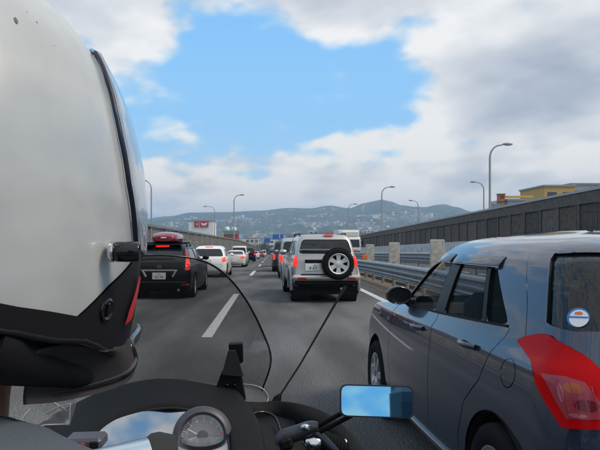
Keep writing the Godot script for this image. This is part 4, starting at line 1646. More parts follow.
func black_wagon() -> void:
	var l := 4.55
	var hw := 0.82
	var s := {"length": l, "rings": rings(0, l, hw, 1.41), "paint": "black_paint", "tyre": 0.31, "axles": [0.85, l - 0.9], "near": true, "cell": Vector2(0.03, 0.16)}
	var k := 1.0
	s.windows = [v2([0.62, 0.965, 0.80, 1.25, 1.55, 1.275, 1.55, 0.945]), v2([1.63, 0.945, 1.63, 1.275, 2.45, 1.275, 2.45, 0.925]), v2([2.53, 0.925, 2.53, 1.275, 2.85, 1.255, 3.3, 0.915])]
	s.rear_window = v2([-0.60, 0.93, 0.60, 0.93, 0.53, 1.27, -0.53, 1.27])
	s.windscreen = v2([-0.63, 0.945, 0.63, 0.945, 0.52, 1.28, -0.52, 1.28])
	# tall lamps up the rear pillars: dim above, lit in the middle
	s.lights = [["tail_light", v2([0.63, 0.74, 0.74, 0.74, 0.735, 0.87, 0.64, 0.87]), "dim_light"], ["brake_light", v2([0.637, 0.88, 0.73, 0.88, 0.715, 1.02, 0.625, 1.02]), "brake_light"], ["upper_light", v2([0.62, 1.03, 0.70, 1.03, 0.635, 1.27, 0.57, 1.27]), "reflector_red"]]
	s.single_lights = [["high_brake_light", v2([-0.17, 1.318, 0.17, 1.318, 0.17, 1.355, -0.17, 1.355]), "brake_light"]]
	s.plate = Vector2(0.0, 0.60)
	s.plate_text = ["501", "31-74"]
	s.mirror = Vector2(3.15, 0.93)
	s.rear_gaps = [v2([-0.68, 0.46, 0.68, 0.46])]
	var c := vehicle("black_wagon", "black estate car carrying a dark red roof box, beside the white helmet", "car", on_road(-2.78, 15.4), 0.0, s, "")
	# bright trim over the plate, sloping down at both ends
	var t := Shape.new()
	t.box(Vector3(0, 0.735, 0.0), Vector3(0.90, 0.04, 0.03), 0.01)
	for x in [-1.0, 1.0]:
		t.box(Vector3(x * 0.37, 0.65, 0.004), Vector3(0.05, 0.18, 0.03), 0.01, Basis(Vector3.BACK, x * -0.5))
	part("tailgate_trim", t.mesh(), mats.silver_paint, c, Vector3(0, 0, -0.01))
	# slim bar across the rear glass with a dimly lit strip
	part("glass_bar", boxed(Vector3(0, 1.09, -0.185), Vector3(1.16, 0.035, 0.05), 0.012), mats.black_paint, c)
	part("lower_light_strip", boxed(Vector3(0.0, 1.092, -0.155), Vector3(0.24, 0.022, 0.01), 0.004), mats.dim_light, c)
	var e := Shape.new()
	e.lathe([Vector2(0.055, -0.01), Vector2(0.055, 0.01), Vector2(0.045, 0.01), Vector2(0.045, -0.01)], Transform3D(Basis(Vector3(1, 0, 0), Vector3(0, 0, 1), Vector3(0, -0.75, 0)), Vector3(0, 0.83, -0.035)), 16)
	e.box(Vector3(0, 0.83, -0.035), Vector3(0.075, 0.014, 0.015))
	part("badge", e.mesh(), mats.chrome, c)
	var di := Shape.new()
	di.lathe([Vector2(0.09, 0.0), Vector2(0.09, 0.006), Vector2(0.0, 0.006)], Transform3D(Basis(Vector3(1, 0, 0), Vector3(0, -0.35, 0.94), Vector3(0, -0.94, -0.35)), Vector3(0.45, 1.01, -0.145)), 20)
	part("round_sticker", di.mesh(), mats.cladding_grey, c)
	for x in [-0.72, 0.72]:
		part("reflector", boxed(Vector3(x * 0.90, 0.38, -0.02), Vector3(0.20, 0.045, 0.03), 0.008), mats.reflector_red, c)
	part("bumper_step", boxed(Vector3(0, 0.445, 0.01), Vector3(1.36, 0.03, 0.05), 0.012), mats.gloss_black, c)
	part("exhaust", tubed([Vector3(0.48, 0.25, -0.3), Vector3(0.48, 0.25, -0.02)], [0.035], 10), mats.chrome, c)
	part("spoiler", boxed(Vector3(0, 1.375, -0.50), Vector3(1.02, 0.035, 0.22), 0.015), mats.black_paint, c)
	# roof bars and box
	var rb := thing("roof_box", "glossy dark red roof box strapped on the black estate car", "roof box", Vector3(-2.76, road_y(17.0) + 1.425, -15.95))
	rb.scale = Vector3(0.86, 0.95, 0.85)
	for z in [-0.55, -1.35]:
		part("roof_bar", tubed([Vector3(-0.64, -0.10, z), Vector3(-0.58, -0.01, z), Vector3(0.58, -0.01, z), Vector3(0.64, -0.10, z)], [0.022], 8), mats.black_plastic, rb)
	var low := Shape.new()
	var net := []
	for q in [[0.03, 0.16, 0.07], [0.00, 0.30, 0.10], [-0.25, 0.40, 0.18], [-0.9, 0.43, 0.20], [-1.5, 0.40, 0.16], [-1.95, 0.22, 0.05]]:
		var row := []
		for a in 9:
			var g := PI * a / 8.0
			row.append(Vector3(cos(g) * q[1], 0.10 + pow(sin(g), 0.55) * q[2], q[0]))
		net.append(row)
	low.skin(net, 4, 4, 0.0, Vector3.UP)
	part("lid", low.mesh(), mats.box_red, rb)
	var tray := Shape.new()
	var net2 := []
	for q in [[0.03, 0.16, 0.05], [0.00, 0.30, 0.08], [-0.25, 0.40, 0.10], [-0.9, 0.43, 0.10], [-1.5, 0.40, 0.10], [-1.95, 0.22, 0.06]]:
		var row := []
		for a in 9:
			var g := PI * a / 8.0
			row.append(Vector3(cos(g) * q[1] * 0.995, 0.10 - pow(sin(g), 0.4) * q[2], q[0]))
		net2.append(row)
	tray.skin(net2, 4, 4, 0.0, Vector3.DOWN)
	var back := PackedVector2Array()
	for a in 17:
		var g := PI * a / 8.0
		back.append(Vector2(cos(g) * 0.158, 0.10 + signf(sin(g)) * pow(absf(sin(g)), 0.5) * (0.07 if sin(g) > 0 else 0.05)))
	back.remove_at(16)
	tray.plate(back, 0.01, Transform3D(Basis.IDENTITY, Vector3(0, 0, 0.028)))
	part("tray", tray.mesh(), mats.box_red, rb)
	part("seam", boxed(Vector3(0, 0.10, -0.9), Vector3(0.885, 0.014, 1.1), 0.004), mats.black_plastic, rb)
	part("lock", boxed(Vector3(0, 0.135, 0.035), Vector3(0.17, 0.03, 0.02), 0.006), mats.sign_white, rb)


func off_roader() -> void:
	var l := 4.4
	var hw := 0.80
	var h := 1.64
	var s := shadow_free_car(3, l, hw, h, "silver_paint", "brake_light")
	s.near = true
	s.cell = Vector2(0.03, 0.16)
	s.tyre = 0.37
	s.tyre_width = 0.24
	s.cladding = 0.75
	s.cladding_paint = "cladding_grey"
	s.rear_window = v2([-0.64, 1.16, 0.64, 1.16, 0.55, 1.50, -0.55, 1.50])
	s.lights = [["tail_light", v2([0.665, 0.86, 0.785, 0.86, 0.78, 1.10, 0.665, 1.10]), "brake_light"]]
	s.rear_gaps = [v2([-0.64, 1.09, -0.64, 0.62, 0.62, 0.62, 0.62, 1.09])]
	s.spokes = 6
	var c := vehicle("off_roader", "silver off-roader with a spare wheel on its tailgate, next ahead of the camera", "off-roader", on_road(1.30, 14.6), 2.4, s)
	var b := Body.new(s.rings, Vector3(0, 0.75, -l * 0.5))
	# bands across the rear window: shelf and heater frame seen through dark glass
	part("window_wiper", boxed(Vector3(-0.2, 1.225, -0.075), Vector3(0.72, 0.02, 0.02), 0.005, Basis(Vector3.BACK, -0.03)), mats.black_plastic, c)
	part("parcel_shelf", boxed(Vector3(-0.16, 1.255, -0.10), Vector3(0.92, 0.035, 0.012), 0.004), mats.cladding_grey, c)
	var sp := Node3D.new()
	sp.position = Vector3(0.265, 0.93, 0.10)
	named(sp, "spare_wheel", c)
	var fr := Transform3D(Basis(Vector3(1, 0, 0), Vector3(0, 0, 1), Vector3(0, -1, 0)), Vector3.ZERO)
	var ty := Shape.new()
	ty.lathe([Vector2(0.20, -0.12), Vector2(0.30, -0.13), Vector2(0.355, -0.10), Vector2(0.37, -0.05), Vector2(0.37, 0.05), Vector2(0.355, 0.10), Vector2(0.31, 0.125), Vector2(0.245, 0.12), Vector2(0.228, 0.10)], fr, 40)
	for k in 40:
		var a := TAU * k / 40.0
		ty.box(Vector3(cos(a) * 0.372, sin(a) * 0.372, 0), Vector3(0.012, 0.03, 0.17), 0.0, Basis(Vector3.BACK, a))
	part("tyre", ty.mesh(), mats.tyre, sp)
	var ri := Shape.new()
	ri.lathe([Vector2(0.25, 0.115), Vector2(0.238, 0.128), Vector2(0.21, 0.095), Vector2(0.205, 0.0)], fr, 36, 70)
	ri.lathe([Vector2(0.085, 0.05), Vector2(0.075, 0.095), Vector2(0.04, 0.105), Vector2(0.0, 0.105)], fr, 20)
	for k in 6:
		var a := TAU * (k + 0.5) / 6.0
		var e := Vector2(cos(a), sin(a))
		var n := Vector2(-e.y, e.x)
		ri.plate(PackedVector2Array([e * 0.06 - n * 0.048, e * 0.13 - n * 0.044, e * 0.215 - n * 0.062, e * 0.215 + n * 0.062, e * 0.13 + n * 0.044, e * 0.06 + n * 0.048]), 0.03, Transform3D(Basis.IDENTITY, Vector3(0, 0, 0.075)))
	part("rim", ri.mesh(), mats.bright_alloy, sp)
	var hw2 := Shape.new()
	hw2.lathe([Vector2(0.186, 0.0), Vector2(0.0, 0.0)], fr, 20)
	hw2.lathe([Vector2(0.20, -0.12), Vector2(0.0, -0.13)], fr, 20)
	part("hub_well", hw2.mesh(), mats.dark_void, sp)
	part("plate_housing", boxed(Vector3(-0.30, 0.985, -0.045), Vector3(0.40, 0.075, 0.05), 0.012), mats.black_plastic, c)
	var pl := part("number_plate", boxed(Vector3(-0.32, 0.845, -0.02), Vector3(0.34, 0.17, 0.014), 0.003), mats.plate_white, c)
	lettering(pl, "330", 0.036, Vector3(-0.27, 0.89, -0.012))
	lettering(pl, "-8 67", 0.095, Vector3(-0.32, 0.825, -0.012))
	part("bumper", boxed(Vector3(0, 0.60, 0.02), Vector3(1.62, 0.14, 0.20), 0.05), mats.silver_paint, c)
	part("bumper_step", boxed(Vector3(0, 0.675, 0.0), Vector3(1.20, 0.025, 0.17), 0.008), mats.black_plastic, c)
	part("lower_skirt", boxed(Vector3(0, 0.475, 0.0), Vector3(1.50, 0.10, 0.16), 0.03), mats.black_plastic, c)
	for x in [-1.0, 1.0]:
		part("reflector", boxed(Vector3(x * 0.58, 0.585, 0.115), Vector3(0.20, 0.05, 0.025), 0.008), mats.reflector_red, c)
		part("mud_flap", boxed(Vector3(x * 0.69, 0.36, -0.30), Vector3(0.26, 0.34, 0.015), 0.003), mats.black_plastic, c)
		for z in s.axles:
			var fl := Shape.new()
			var arc := []
			for k in 13:
				var a := PI * (k / 12.0) * 1.1 - 0.16
				arc.append(Vector3(x * (hw + 0.005), 0.37 + sin(a) * 0.45, -z + cos(a) * 0.45))
			fl.tube(arc, [0.045], 8)
			part("wheel_flare", fl.mesh(), mats.cladding_grey, c)
		part("roof_rail", tubed([Vector3(x * 0.56, h - 0.08, -0.6), Vector3(x * 0.57, h + 0.0, -0.72), Vector3(x * 0.57, h + 0.0, -2.1), Vector3(x * 0.56, h - 0.08, -2.25)], [0.018], 8), mats.black_plastic, c)
	part("high_brake_light", boxed(Vector3(0.1, h - 0.005, -0.30), Vector3(0.24, 0.04, 0.10), 0.012), mats.dim_light, c)
	part("tow_bar", boxed(Vector3(0.0, 0.42, -0.1), Vector3(0.7, 0.06, 0.25), 0.01), mats.dark_void, c)
	part("exhaust", tubed([Vector3(0.35, 0.36, -0.4), Vector3(0.36, 0.34, -0.02)], [0.03], 10), mats.chrome, c)


func child_named(n: Node, called: String) -> MeshInstance3D:
	return n.get_node(called) as MeshInstance3D


func build_hatchback() -> void:
	var l := 3.7
	var r := [
		[0.19, 0.24, 0.20, 0.785, 0.05, 0.13, 3.56, 0.18, 0.30],
		[0.34, 0.38, 0.34, 0.838, 0.05, 0.02, 3.68, 0.20, 0.36],
		[0.62, 0.62, 0.56, 0.85, 0.05, 0.0, 3.70, 0.20, 0.36],
		[0.88, 0.86, 0.74, 0.828, 0.05, 0.03, 3.52, 0.19, 0.32],
		[0.985, 1.02, 0.97, 0.785, 0.06, 0.09, 2.72, 0.17, 0.22],
		[1.34, 1.36, 1.34, 0.65, 0.04, 0.30, 2.02, 0.14, 0.16],
		[1.425, 1.435, 1.42, 0.53, 0.03, 0.50, 1.82, 0.12, 0.12],
		[1.485, 1.48, 1.475, 0.02, 0.0, 1.2, 1.5, 0.01, 0.01]]
	var s := {"length": l, "rings": r, "paint": "slate_paint", "tyre": 0.30, "axles": [0.56, 2.95], "fine": true, "cell": Vector2(0.016, 0.085), "spokes": 7, "glass": mats.car_glass}
	var front_w := v2([2.36, 0.985, 1.54, 1.005, 1.54, 1.305, 1.90, 1.30])
	var rear_w := v2([1.36, 1.008, 1.36, 1.31, 0.99, 1.315, 0.85, 1.022])
	var quarter := v2([0.80, 1.026, 0.94, 1.313, 0.88, 1.30, 0.60, 1.045])
	s.windows = [front_w, rear_w, quarter]
	s.rear_window = v2([-0.735, 1.07, 0.735, 1.07, 0.632, 1.375, -0.632, 1.375])
	s.windscreen = v2([-0.66, 1.0, 0.66, 1.0, 0.53, 1.37, -0.53, 1.37])
	s.corner_lights = [["tail_light", [[0, 0.485, 0.985], [0, 0.44, 1.012], [0, 0.36, 1.034], [0, 0.28, 1.044], [1, 0.68, 1.014], [1, 0.64, 0.98], [1, 0.58, 0.91], [1, 0.52, 0.83], [1, 0.47, 0.745], [1, 0.56, 0.738], [1, 0.66, 0.728], [1, 0.745, 0.72], [1, 0.77, 0.78], [0, 0.24, 0.86], [0, 0.32, 0.93], [0, 0.41, 0.96]], "lamp_red"]]
	var lamp_red := mat("lamp_red", Color(0.44, 0.003, 0.005), 0.12)
	lamp_red.emission_enabled = true  # the lens is unlit; this added glow only brightens its red
	lamp_red.emission = Color(0.30, 0.01, 0.01)
	lamp_red.emission_energy_multiplier = 0.35
	lamp_red.metallic_specular = 0.22
	s.gaps = [
		v2([2.44, 0.30, 2.45, 0.55, 2.42, 0.80, 2.38, 0.975]),
		v2([1.47, 0.29, 1.45, 0.60, 1.45, 0.90, 1.45, 1.0]),
		v2([0.99, 0.30, 0.99, 0.42, 0.90, 0.62, 0.74, 0.76, 0.66, 0.90, 0.58, 1.03]),
		v2([2.44, 0.285, 1.9, 0.275, 1.47, 0.275, 0.99, 0.285]),
		v2([0.44, 1.01, 0.50, 1.15, 0.60, 1.30, 0.66, 1.37]),
		circle(Vector2(0.47, 0.85), 0.062, 21, 0.0, TAU - 0.001)]
	s.rear_gaps = [v2([-0.60, 0.52, -0.62, 0.75]), v2([0.60, 0.52, 0.62, 0.75]), v2([-0.60, 0.52, 0.60, 0.52]), v2([0.16, 0.30, 0.5, 0.31])]
	s.plate = Vector2(0.0, 0.66)
	s.tyre_width = 0.185
	var c := vehicle("grey_hatchback", "slate blue grey hatchback close on the right with red tail lamp and window visors", "car", Vector3(1.85, 0, -2.27), 3.0, s)
	child_named(c, "rear_window").material_override = mats.tint_glass
	var b := Body.new(r, Vector3(0, 0.75, -l * 0.5))
	var f: Callable = b.surf
	var clear_red := clear("lamp_pale", Color(0.45, 0.01, 0.015), 0.22, 0.04)
	clear_red.metallic_specular = 0.3
	var facets := [mat("facet_pink", Color(0.42, 0.075, 0.10), 0.3, 0.4), mat("facet_orange", Color(0.55, 0.16, 0.05), 0.3, 0.4), mat("facet_dark", Color(0.085, 0.03, 0.05), 0.2, 0.5), mat("facet_highlight", Color(0.62, 0.24, 0.28), 0.25, 0.4)]
	for side in [1.0, -1.0]:
		var left: bool = side < 0.0
		var lens := PackedVector2Array()
		for q in [[1, 0.768, 0.90], [1, 0.72, 0.905], [1, 0.67, 0.893], [1, 0.635, 0.835], [1, 0.60, 0.772], [1, 0.67, 0.762], [1, 0.732, 0.756], [1, 0.752, 0.81]]:
			lens.append(b.side(q[1], q[2]) if q[0] == 0 else b.rear(q[1], q[2]))
		if left:
			lens = mirrored(lens)
		var sh := Shape.new()
		sh.patch(lens, [], f, Vector2(0.01, 0.06), 0.0165, b.inside)
		sh.rim(lens, f, 0.0165, 0.006, b.inside)
		var lamp_node: Node = c.get_node("tail_light" if side > 0 else "tail_light_001")
		part("clear_lens", sh.mesh(), clear_red, lamp_node)
		# reflectors behind the clear lens, in chambers; the pale ones are painted highlights
		for ch in [[0, 0.009, lens], [1, 0.0105, circle(Vector2(0.703, 0.868), 1.0, 18), 0.030, 0.019], [2, 0.0105, circle(Vector2(0.672, 0.810), 1.0, 18), 0.037, 0.022], [1, 0.012, circle(Vector2(0.700, 0.867), 1.0, 14), 0.013, 0.009], [3, 0.0115, circle(Vector2(0.738, 0.845), 1.0, 12), 0.007, 0.034], [3, 0.0115, circle(Vector2(0.70, 0.772), 1.0, 12), 0.026, 0.008]]:
			var area := PackedVector2Array()
			if ch.size() == 3:
				area = ch[2]
			else:
				var cen := Vector2.ZERO
				for p in ch[2]:
					cen += p / ch[2].size()
				for p in ch[2]:
					var o: Vector2 = p - cen
					var w := b.rear(cen.x + o.x * ch[3], cen.y + o.y * ch[4])
					area.append(Vector2(-w.x if left else w.x, w.y))
			var rs := Shape.new()
			rs.patch(area, [], f, Vector2(0.006, 0.05), ch[1], b.inside)
			rs.rim(area, f, ch[1], 0.006, b.inside)
			part("reflector", rs.mesh(), facets[ch[0]], lamp_node)
		for k in 4:
			var line := PackedVector2Array([b.rear(0.742 - k * 0.030, 0.892 - k * 0.004), b.rear(0.728 - k * 0.030, 0.772 + k * 0.002)])
			if left:
				line = mirrored(line)
			var rb := Shape.new()
			rb.patch(strip(line, Vector2(0.0012, 0.02)), [], f, Vector2(0.006, 0.05), 0.0135, b.inside)
			part("lens_rib", rb.mesh(), facets[0], lamp_node)
		# blacked-out pillars round the windows
		for q in [["pillar_trim", v2([1.535, 1.0, 1.365, 1.005, 1.365, 1.312, 1.535, 1.308])], ["pillar_trim", v2([0.845, 1.02, 0.805, 1.024, 0.945, 1.315, 0.985, 1.317])], ["pillar_trim", v2([2.47, 0.985, 2.37, 0.982, 1.905, 1.302, 1.98, 1.315])]]:
			var poly: PackedVector2Array = b.side_poly(q[1], left)
			var sp := Shape.new()
			sp.patch(poly, [], f, b.cell, 0.0025, b.inside)
			part(q[0], sp.mesh(), mats.pillar_black, c)
		# weather strip under the windows
		var strip_poly := b.side_poly(v2([2.38, 0.968, 1.54, 0.992, 0.60, 1.030, 0.60, 1.041, 1.54, 1.004, 2.38, 0.980]), left, 0.06)
		var ws := Shape.new()
		ws.patch(strip_poly, [], f, b.cell, 0.006, b.inside)
		ws.rim(strip_poly, f, 0.006, -0.002, b.inside)
		part("weather_strip", ws.mesh(), mats.black_plastic, c)
		# sill moulding
		var sill := b.side_poly(v2([2.42, 0.235, 1.0, 0.235, 1.0, 0.268, 2.42, 0.262]), left, 0.08)
		var sm := Shape.new()
		sm.patch(sill, [], f, b.cell, 0.016, b.inside)
		sm.rim(sill, f, 0.016, 0.0, b.inside)
		part("sill_moulding", sm.mesh(), mats.slate_paint, c)
		# smoked rain visors that stand off the tops of the windows
		for piece in [[2.02, 1.22, 1.56, 1.345], [1.50, 1.345, 0.84, 1.335]]:
			var v := Shape.new()
			var rows := []
			for k in 13:
				var t := k / 12.0
				var ss := lerpf(piece[0], piece[2], t)
				var up: float = 1.345 - (pow(maxf(0.0, (ss - 1.7) / 0.32), 1.6) * 0.10)
				var edge := 1.0 - pow(absf(2.0 * t - 1.0), 8.0) * 0.5
				var row := []
				for q in [[0.0, 0.004], [0.024, 0.013], [0.047, 0.022], [0.056, 0.019]]:
					var w := b.side(ss, up - q[0])
					var at: Array = Shape.at_surface(f, w, Vector2(0.02, 0.1), q[1] * edge, b.inside)
					var p: Vector3 = at[0]
					row.append(Vector3(-p.x if left else p.x, p.y, p.z))
				rows.append(row)
			v.skin(rows, 3, 1, 0.004, Vector3(side, 0.3, 0))
			var vm := part("rain_visor", v.mesh(), mats.visor_smoke, c)
			var lip := []
			for row in rows:
				lip.append(row[3])
			part("visor_lip", tubed(lip, [0.003], 6), mats.chrome, vm)
		# handles in shallow cups
		for hs in [[1.68, 0.885], [0.88, 0.905]]:
			var at: Array = Shape.at_surface(f, b.side(hs[0], hs[1]), Vector2(0.02, 0.1), 0.0, b.inside)
			var p: Vector3 = at[0]
			if left:
				p.x = -p.x
			var hnd := Shape.new()
			hnd.tube(Shape.curve([p + Vector3(side * 0.0, 0.0, -0.095), p + Vector3(side * 0.034, 0.004, -0.06), p + Vector3(side * 0.038, 0.004, 0.02), p + Vector3(side * 0.004, 0.0, 0.075)], 4), [0.015], 8)
			var hn := part("door_handle", hnd.mesh(), mats.slate_paint, c)
			part("handle_cup", sphere(0.055, p + Vector3(-side * 0.020, -0.002, -0.01), Vector3(0.3, 0.62, 1.2)), mats.dark_blue_paint, hn)
		# door mirror
		var q: Vector3 = f.call(b.side(2.22, 1.0))
		var c0 := Vector3(side * (q.x + 0.085), q.y + 0.04, q.z)
		var m2 := Shape.new()
		m2.lathe([Vector2(0.0, -0.075), Vector2(0.045, -0.066), Vector2(0.078, -0.035), Vector2(0.088, 0.0), Vector2(0.086, 0.03), Vector2(0.078, 0.036), Vector2(0.072, 0.028), Vector2(0.0, 0.028)], Transform3D(Basis(Vector3(1.06, 0, 0), Vector3(0, 0, 1), Vector3(0, -0.76, 0)), c0), 28)
		m2.box(Vector3(side * (q.x + 0.0), q.y - 0.005, q.z - 0.01), Vector3(0.09, 0.05, 0.05), 0.014)
		var mm := part("side_mirror", m2.mesh(), mats.dark_blue_paint, c)
		var g2 := Shape.new()
		g2.lathe([Vector2(0.070, 0.0285), Vector2(0.069, 0.031), Vector2(0.0, 0.031)], Transform3D(Basis(Vector3(1.06, 0, 0), Vector3(0, 0, 1), Vector3(0, -0.76, 0)), c0), 28)
		part("mirror_glass", g2.mesh(), mats.dark_glass, mm)
	# round sticker low in the corner of the rear window
	var at: Array = Shape.at_surface(f, b.rear(0.63, 1.125), Vector2(0.02, 0.1), -0.009, b.inside)
	var n: Vector3 = at[1]
	n.x = -n.x
	var o: Vector3 = at[0]
	o.x = -o.x
	var fr2 := Transform3D(Basis.looking_at(-n, Vector3.UP), o)
	var st := Node3D.new()
	st.transform = fr2
	named(st, "round_sticker", c)
	var ring := Shape.new()
	ring.plate(PackedVector2Array(circle(Vector2.ZERO, 0.042, 28)), 0.001)
	part("ring", ring.mesh(), mats.sticker_blue, st)
	var disc := Shape.new()
	disc.plate(PackedVector2Array(circle(Vector2.ZERO, 0.036, 28)), 0.001, Transform3D(Basis.IDENTITY, Vector3(0.003, -0.003, 0.0012)))
	part("disc", disc.mesh(), mats.sign_white, st)
	var band := Shape.new()
	band.plate(PackedVector2Array(v2([-0.036, -0.004, 0.038, 0.0, 0.038, 0.006, -0.036, 0.003])), 0.001, Transform3D(Basis.IDENTITY, Vector3(0, 0, 0.0024)))
	part("band", band.mesh(), mats.sticker_blue, st)
	var mark := Shape.new()
	mark.plate(PackedVector2Array(round_poly(v2([-0.016, 0.012, 0.014, 0.012, 0.016, 0.02, 0.004, 0.026, -0.014, 0.021]), 0.004)), 0.001, Transform3D(Basis.IDENTITY, Vector3(0, 0, 0.0024)))
	part("mark", mark.mesh(), mats.orange_reflector, st)
	# cabin
	var cab := Shape.new()
	cab.box(Vector3(0, 0.50, -1.6), Vector3(1.44, 0.06, 2.2))
	cab.box(Vector3(0, 0.80, -2.62), Vector3(1.40, 0.30, 0.5), 0.06)
	cab.box(Vector3(0, 0.98, -0.50), Vector3(1.24, 0.03, 0.42), 0.01)
	part("cabin_floor", cab.mesh(), mats.black_plastic, c)
	for x in [-0.36, 0.36]:
		var seat := Shape.new()
		seat.box(Vector3(x, 0.62, -1.85), Vector3(0.50, 0.18, 0.52), 0.06)
		seat.box(Vector3(x, 0.86, -1.56), Vector3(0.48, 0.52, 0.14), 0.06, Basis(Vector3.RIGHT, 0.22))
		var sn := part("seat", seat.mesh(), mats.cloth_seat, c)
		part("headrest", boxed(Vector3(x, 1.175, -1.475), Vector3(0.24, 0.16, 0.09), 0.035, Basis(Vector3.RIGHT, 0.15)), mats.cloth_seat, sn)
	var bench := Shape.new()
	bench.box(Vector3(0, 0.62, -1.0), Vector3(1.26, 0.18, 0.48), 0.06)
	bench.box(Vector3(0, 0.84, -0.72), Vector3(1.26, 0.44, 0.14), 0.05, Basis(Vector3.RIGHT, 0.25))
	part("rear_bench", bench.mesh(), mats.cloth_seat, c)
	part("steering_wheel", tubed(ringed(Vector3(0.36, 0.93, -2.22), 0.17, Basis(Vector3.RIGHT, -1.1)), [0.014], 8), mats.black_plastic, c)


func ringed(at: Vector3, r: float, turn: Basis, n := 24) -> Array:
	var out := []
	for k in n + 1:
		var a := TAU * k / n
		out.append(at + turn * Vector3(cos(a) * r, 0, sin(a) * r))
	return out


func surf_yx(b: Body, p: Vector2) -> Vector2:
	var q := b.surf(p)
	return Vector2(absf(q.x), q.y)


# ---------------------------------------------------------------- motorcycle

func moved(pts: Array, by: Vector3, about := 0.0, widen := 1.0) -> Array:
	var out := []
	for p in pts:
		out.append(Vector3(about + (p.x - about) * widen, p.y, p.z) + by)
	return out


func between(a: Array, b: Array, t: float, lift := 0.0) -> Array:
	var out := []
	for k in a.size():
		out.append(a[k].lerp(b[k], t) + Vector3(0, lift, 0))
	return out


func build_motorcycle() -> void:
	var bike := thing("motorcycle", "black touring motorcycle with a clear windscreen, dials and a small blue mirror", "motorcycle")
	var hood_plastic := worn(mat("hood_plastic", Color(1, 1, 1), 0.72), noise_tex(0.25, 3, Color(0.055, 0.058, 0.058), Color(0.10, 0.104, 0.104), 41), 6.0)
	hood_plastic.metallic_specular = 0.3
	hood_plastic.normal_enabled = true
	hood_plastic.normal_texture = bump_tex(0.4, 2, 2.0, 43)
	hood_plastic.normal_scale = 0.35
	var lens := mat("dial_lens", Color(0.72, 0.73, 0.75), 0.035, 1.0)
	# cowl round the dials
	var o := [Vector3(-0.385, 1.121, -0.950), Vector3(-0.347, 1.140, -1.020), Vector3(-0.298, 1.157, -1.080), Vector3(-0.250, 1.168, -1.100), Vector3(-0.206, 1.175, -1.100), Vector3(-0.160, 1.176, -1.090), Vector3(-0.115, 1.171, -1.080), Vector3(-0.062, 1.165, -1.060), Vector3(-0.039, 1.160, -1.000), Vector3(-0.016, 1.154, -0.900), Vector3(-0.006, 1.141, -0.800)]
	var i := [Vector3(-0.230, 1.143, -0.780), Vector3(-0.240, 1.156, -0.840), Vector3(-0.227, 1.163, -0.880), Vector3(-0.203, 1.170, -0.900), Vector3(-0.178, 1.176, -0.910), Vector3(-0.151, 1.179, -0.910), Vector3(-0.122, 1.177, -0.910), Vector3(-0.094, 1.174, -0.900), Vector3(-0.072, 1.169, -0.875), Vector3(-0.058, 1.160, -0.835), Vector3(-0.053, 1.148, -0.780)]
	var s := Shape.new()
	s.skin([moved(o, Vector3(0, -0.10, -0.01), -0.155, 1.04), moved(o, Vector3(0, -0.016, -0.012), -0.155, 1.01), moved(o, Vector3(0, 0.0, 0.002)), between(o, i, 0.12, 0.006), between(o, i, 0.55, 0.005), between(o, i, 0.90, 0.002), between(o, i, 0.97, -0.004), moved(i, Vector3(0, -0.0045, 0)), moved(i, Vector3(0, -0.008, -0.004)), moved(i, Vector3(0, -0.028, -0.012))], 5, 4, 0.0, Vector3.UP)
	part("dash_cowl", s.mesh(), hood_plastic, bike)
	var bead := []
	for p in Shape.curve(i, 5):
		bead.append(p + Vector3(0, -0.003, 0))
	part("bezel_seal", tubed(bead, [0.0016], 8), mats.gloss_black, bike)
	# mirror-like dial glass lying in the cowl
	var tilt := Basis(Vector3.RIGHT, 0.245)
	var lay := Transform3D(Basis(Vector3.RIGHT, tilt * Vector3.FORWARD, tilt * Vector3.UP), Vector3(-0.15, 1.1565, -0.85))
	var opening := PackedVector2Array()
	for p in Shape.curve(i, 4):
		var d: Vector3 = p - lay.origin
		opening.append(Vector2(d.x * 0.985, d.dot(lay.basis.y) - 0.001))
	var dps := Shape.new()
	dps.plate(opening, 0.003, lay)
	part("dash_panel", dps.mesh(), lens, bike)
	# rev counter in a round pod facing the rider
	var gp: Vector3 = [Vector3(-0.093, 1.156, -0.840)][0]
	var eye := (Vector3(-0.03, 1.40, -0.1) - gp).normalized()
	var fr := Transform3D(Basis.looking_at(-eye, Vector3.UP), gp)
	var dial := Node3D.new()
	dial.transform = fr
	named(dial, "rev_counter", bike)
	var turn := Transform3D(Basis(Vector3(1, 0, 0), Vector3(0, 0, 1), Vector3(0, -1, 0)), Vector3.ZERO)
	var pod := Shape.new()
	pod.lathe([Vector2(0.044, -0.06), Vector2(0.041, -0.006), Vector2(0.038, 0.002), Vector2(0.0325, 0.004), Vector2(0.0295, -0.001), Vector2(0.029, -0.006)], turn, 40)
	part("bezel", pod.mesh(), mats.pod_grey, dial)
	var face := Shape.new()
	face.plate(PackedVector2Array(circle(Vector2.ZERO, 0.0295, 40)), 0.001, Transform3D(Basis.IDENTITY, Vector3(0, 0, -0.006)))
	part("dial_face", face.mesh(), mats.dial_grey, dial)
	var ticks := Shape.new()
	for k in 41:
		var a := deg_to_rad(215.0 - k * 6.5)
		var e := Vector3(cos(a), sin(a), 0)
		var big := k % 4 == 0
		ticks.box(e * (0.0265 if big else 0.0272) + Vector3(0, 0, -0.005), Vector3(0.0034 if big else 0.002, 0.0009 if big else 0.0005, 0.0006), 0.0, Basis(Vector3.BACK, a))
	part("scale_tick", ticks.mesh(), mats.sign_white, dial).set_meta("kind", "stuff")
	for k in 11:
		var a := deg_to_rad(215.0 - k * 26.0)
		lettering_in(dial, str(k), 0.0042, Vector3(cos(a) * 0.0222, sin(a) * 0.0222 - 0.0004, -0.005), mats.sign_white)
	var zone := Shape.new()
	var arc := PackedVector2Array()
	for k in 11:
		var a := deg_to_rad(12.0 - k * 5.4)
		arc.append(Vector2(cos(a), sin(a)) * 0.0285)
	for k in 11:
		var a := deg_to_rad(12.0 - (10 - k) * 5.4)
		arc.append(Vector2(cos(a), sin(a)) * 0.0243)
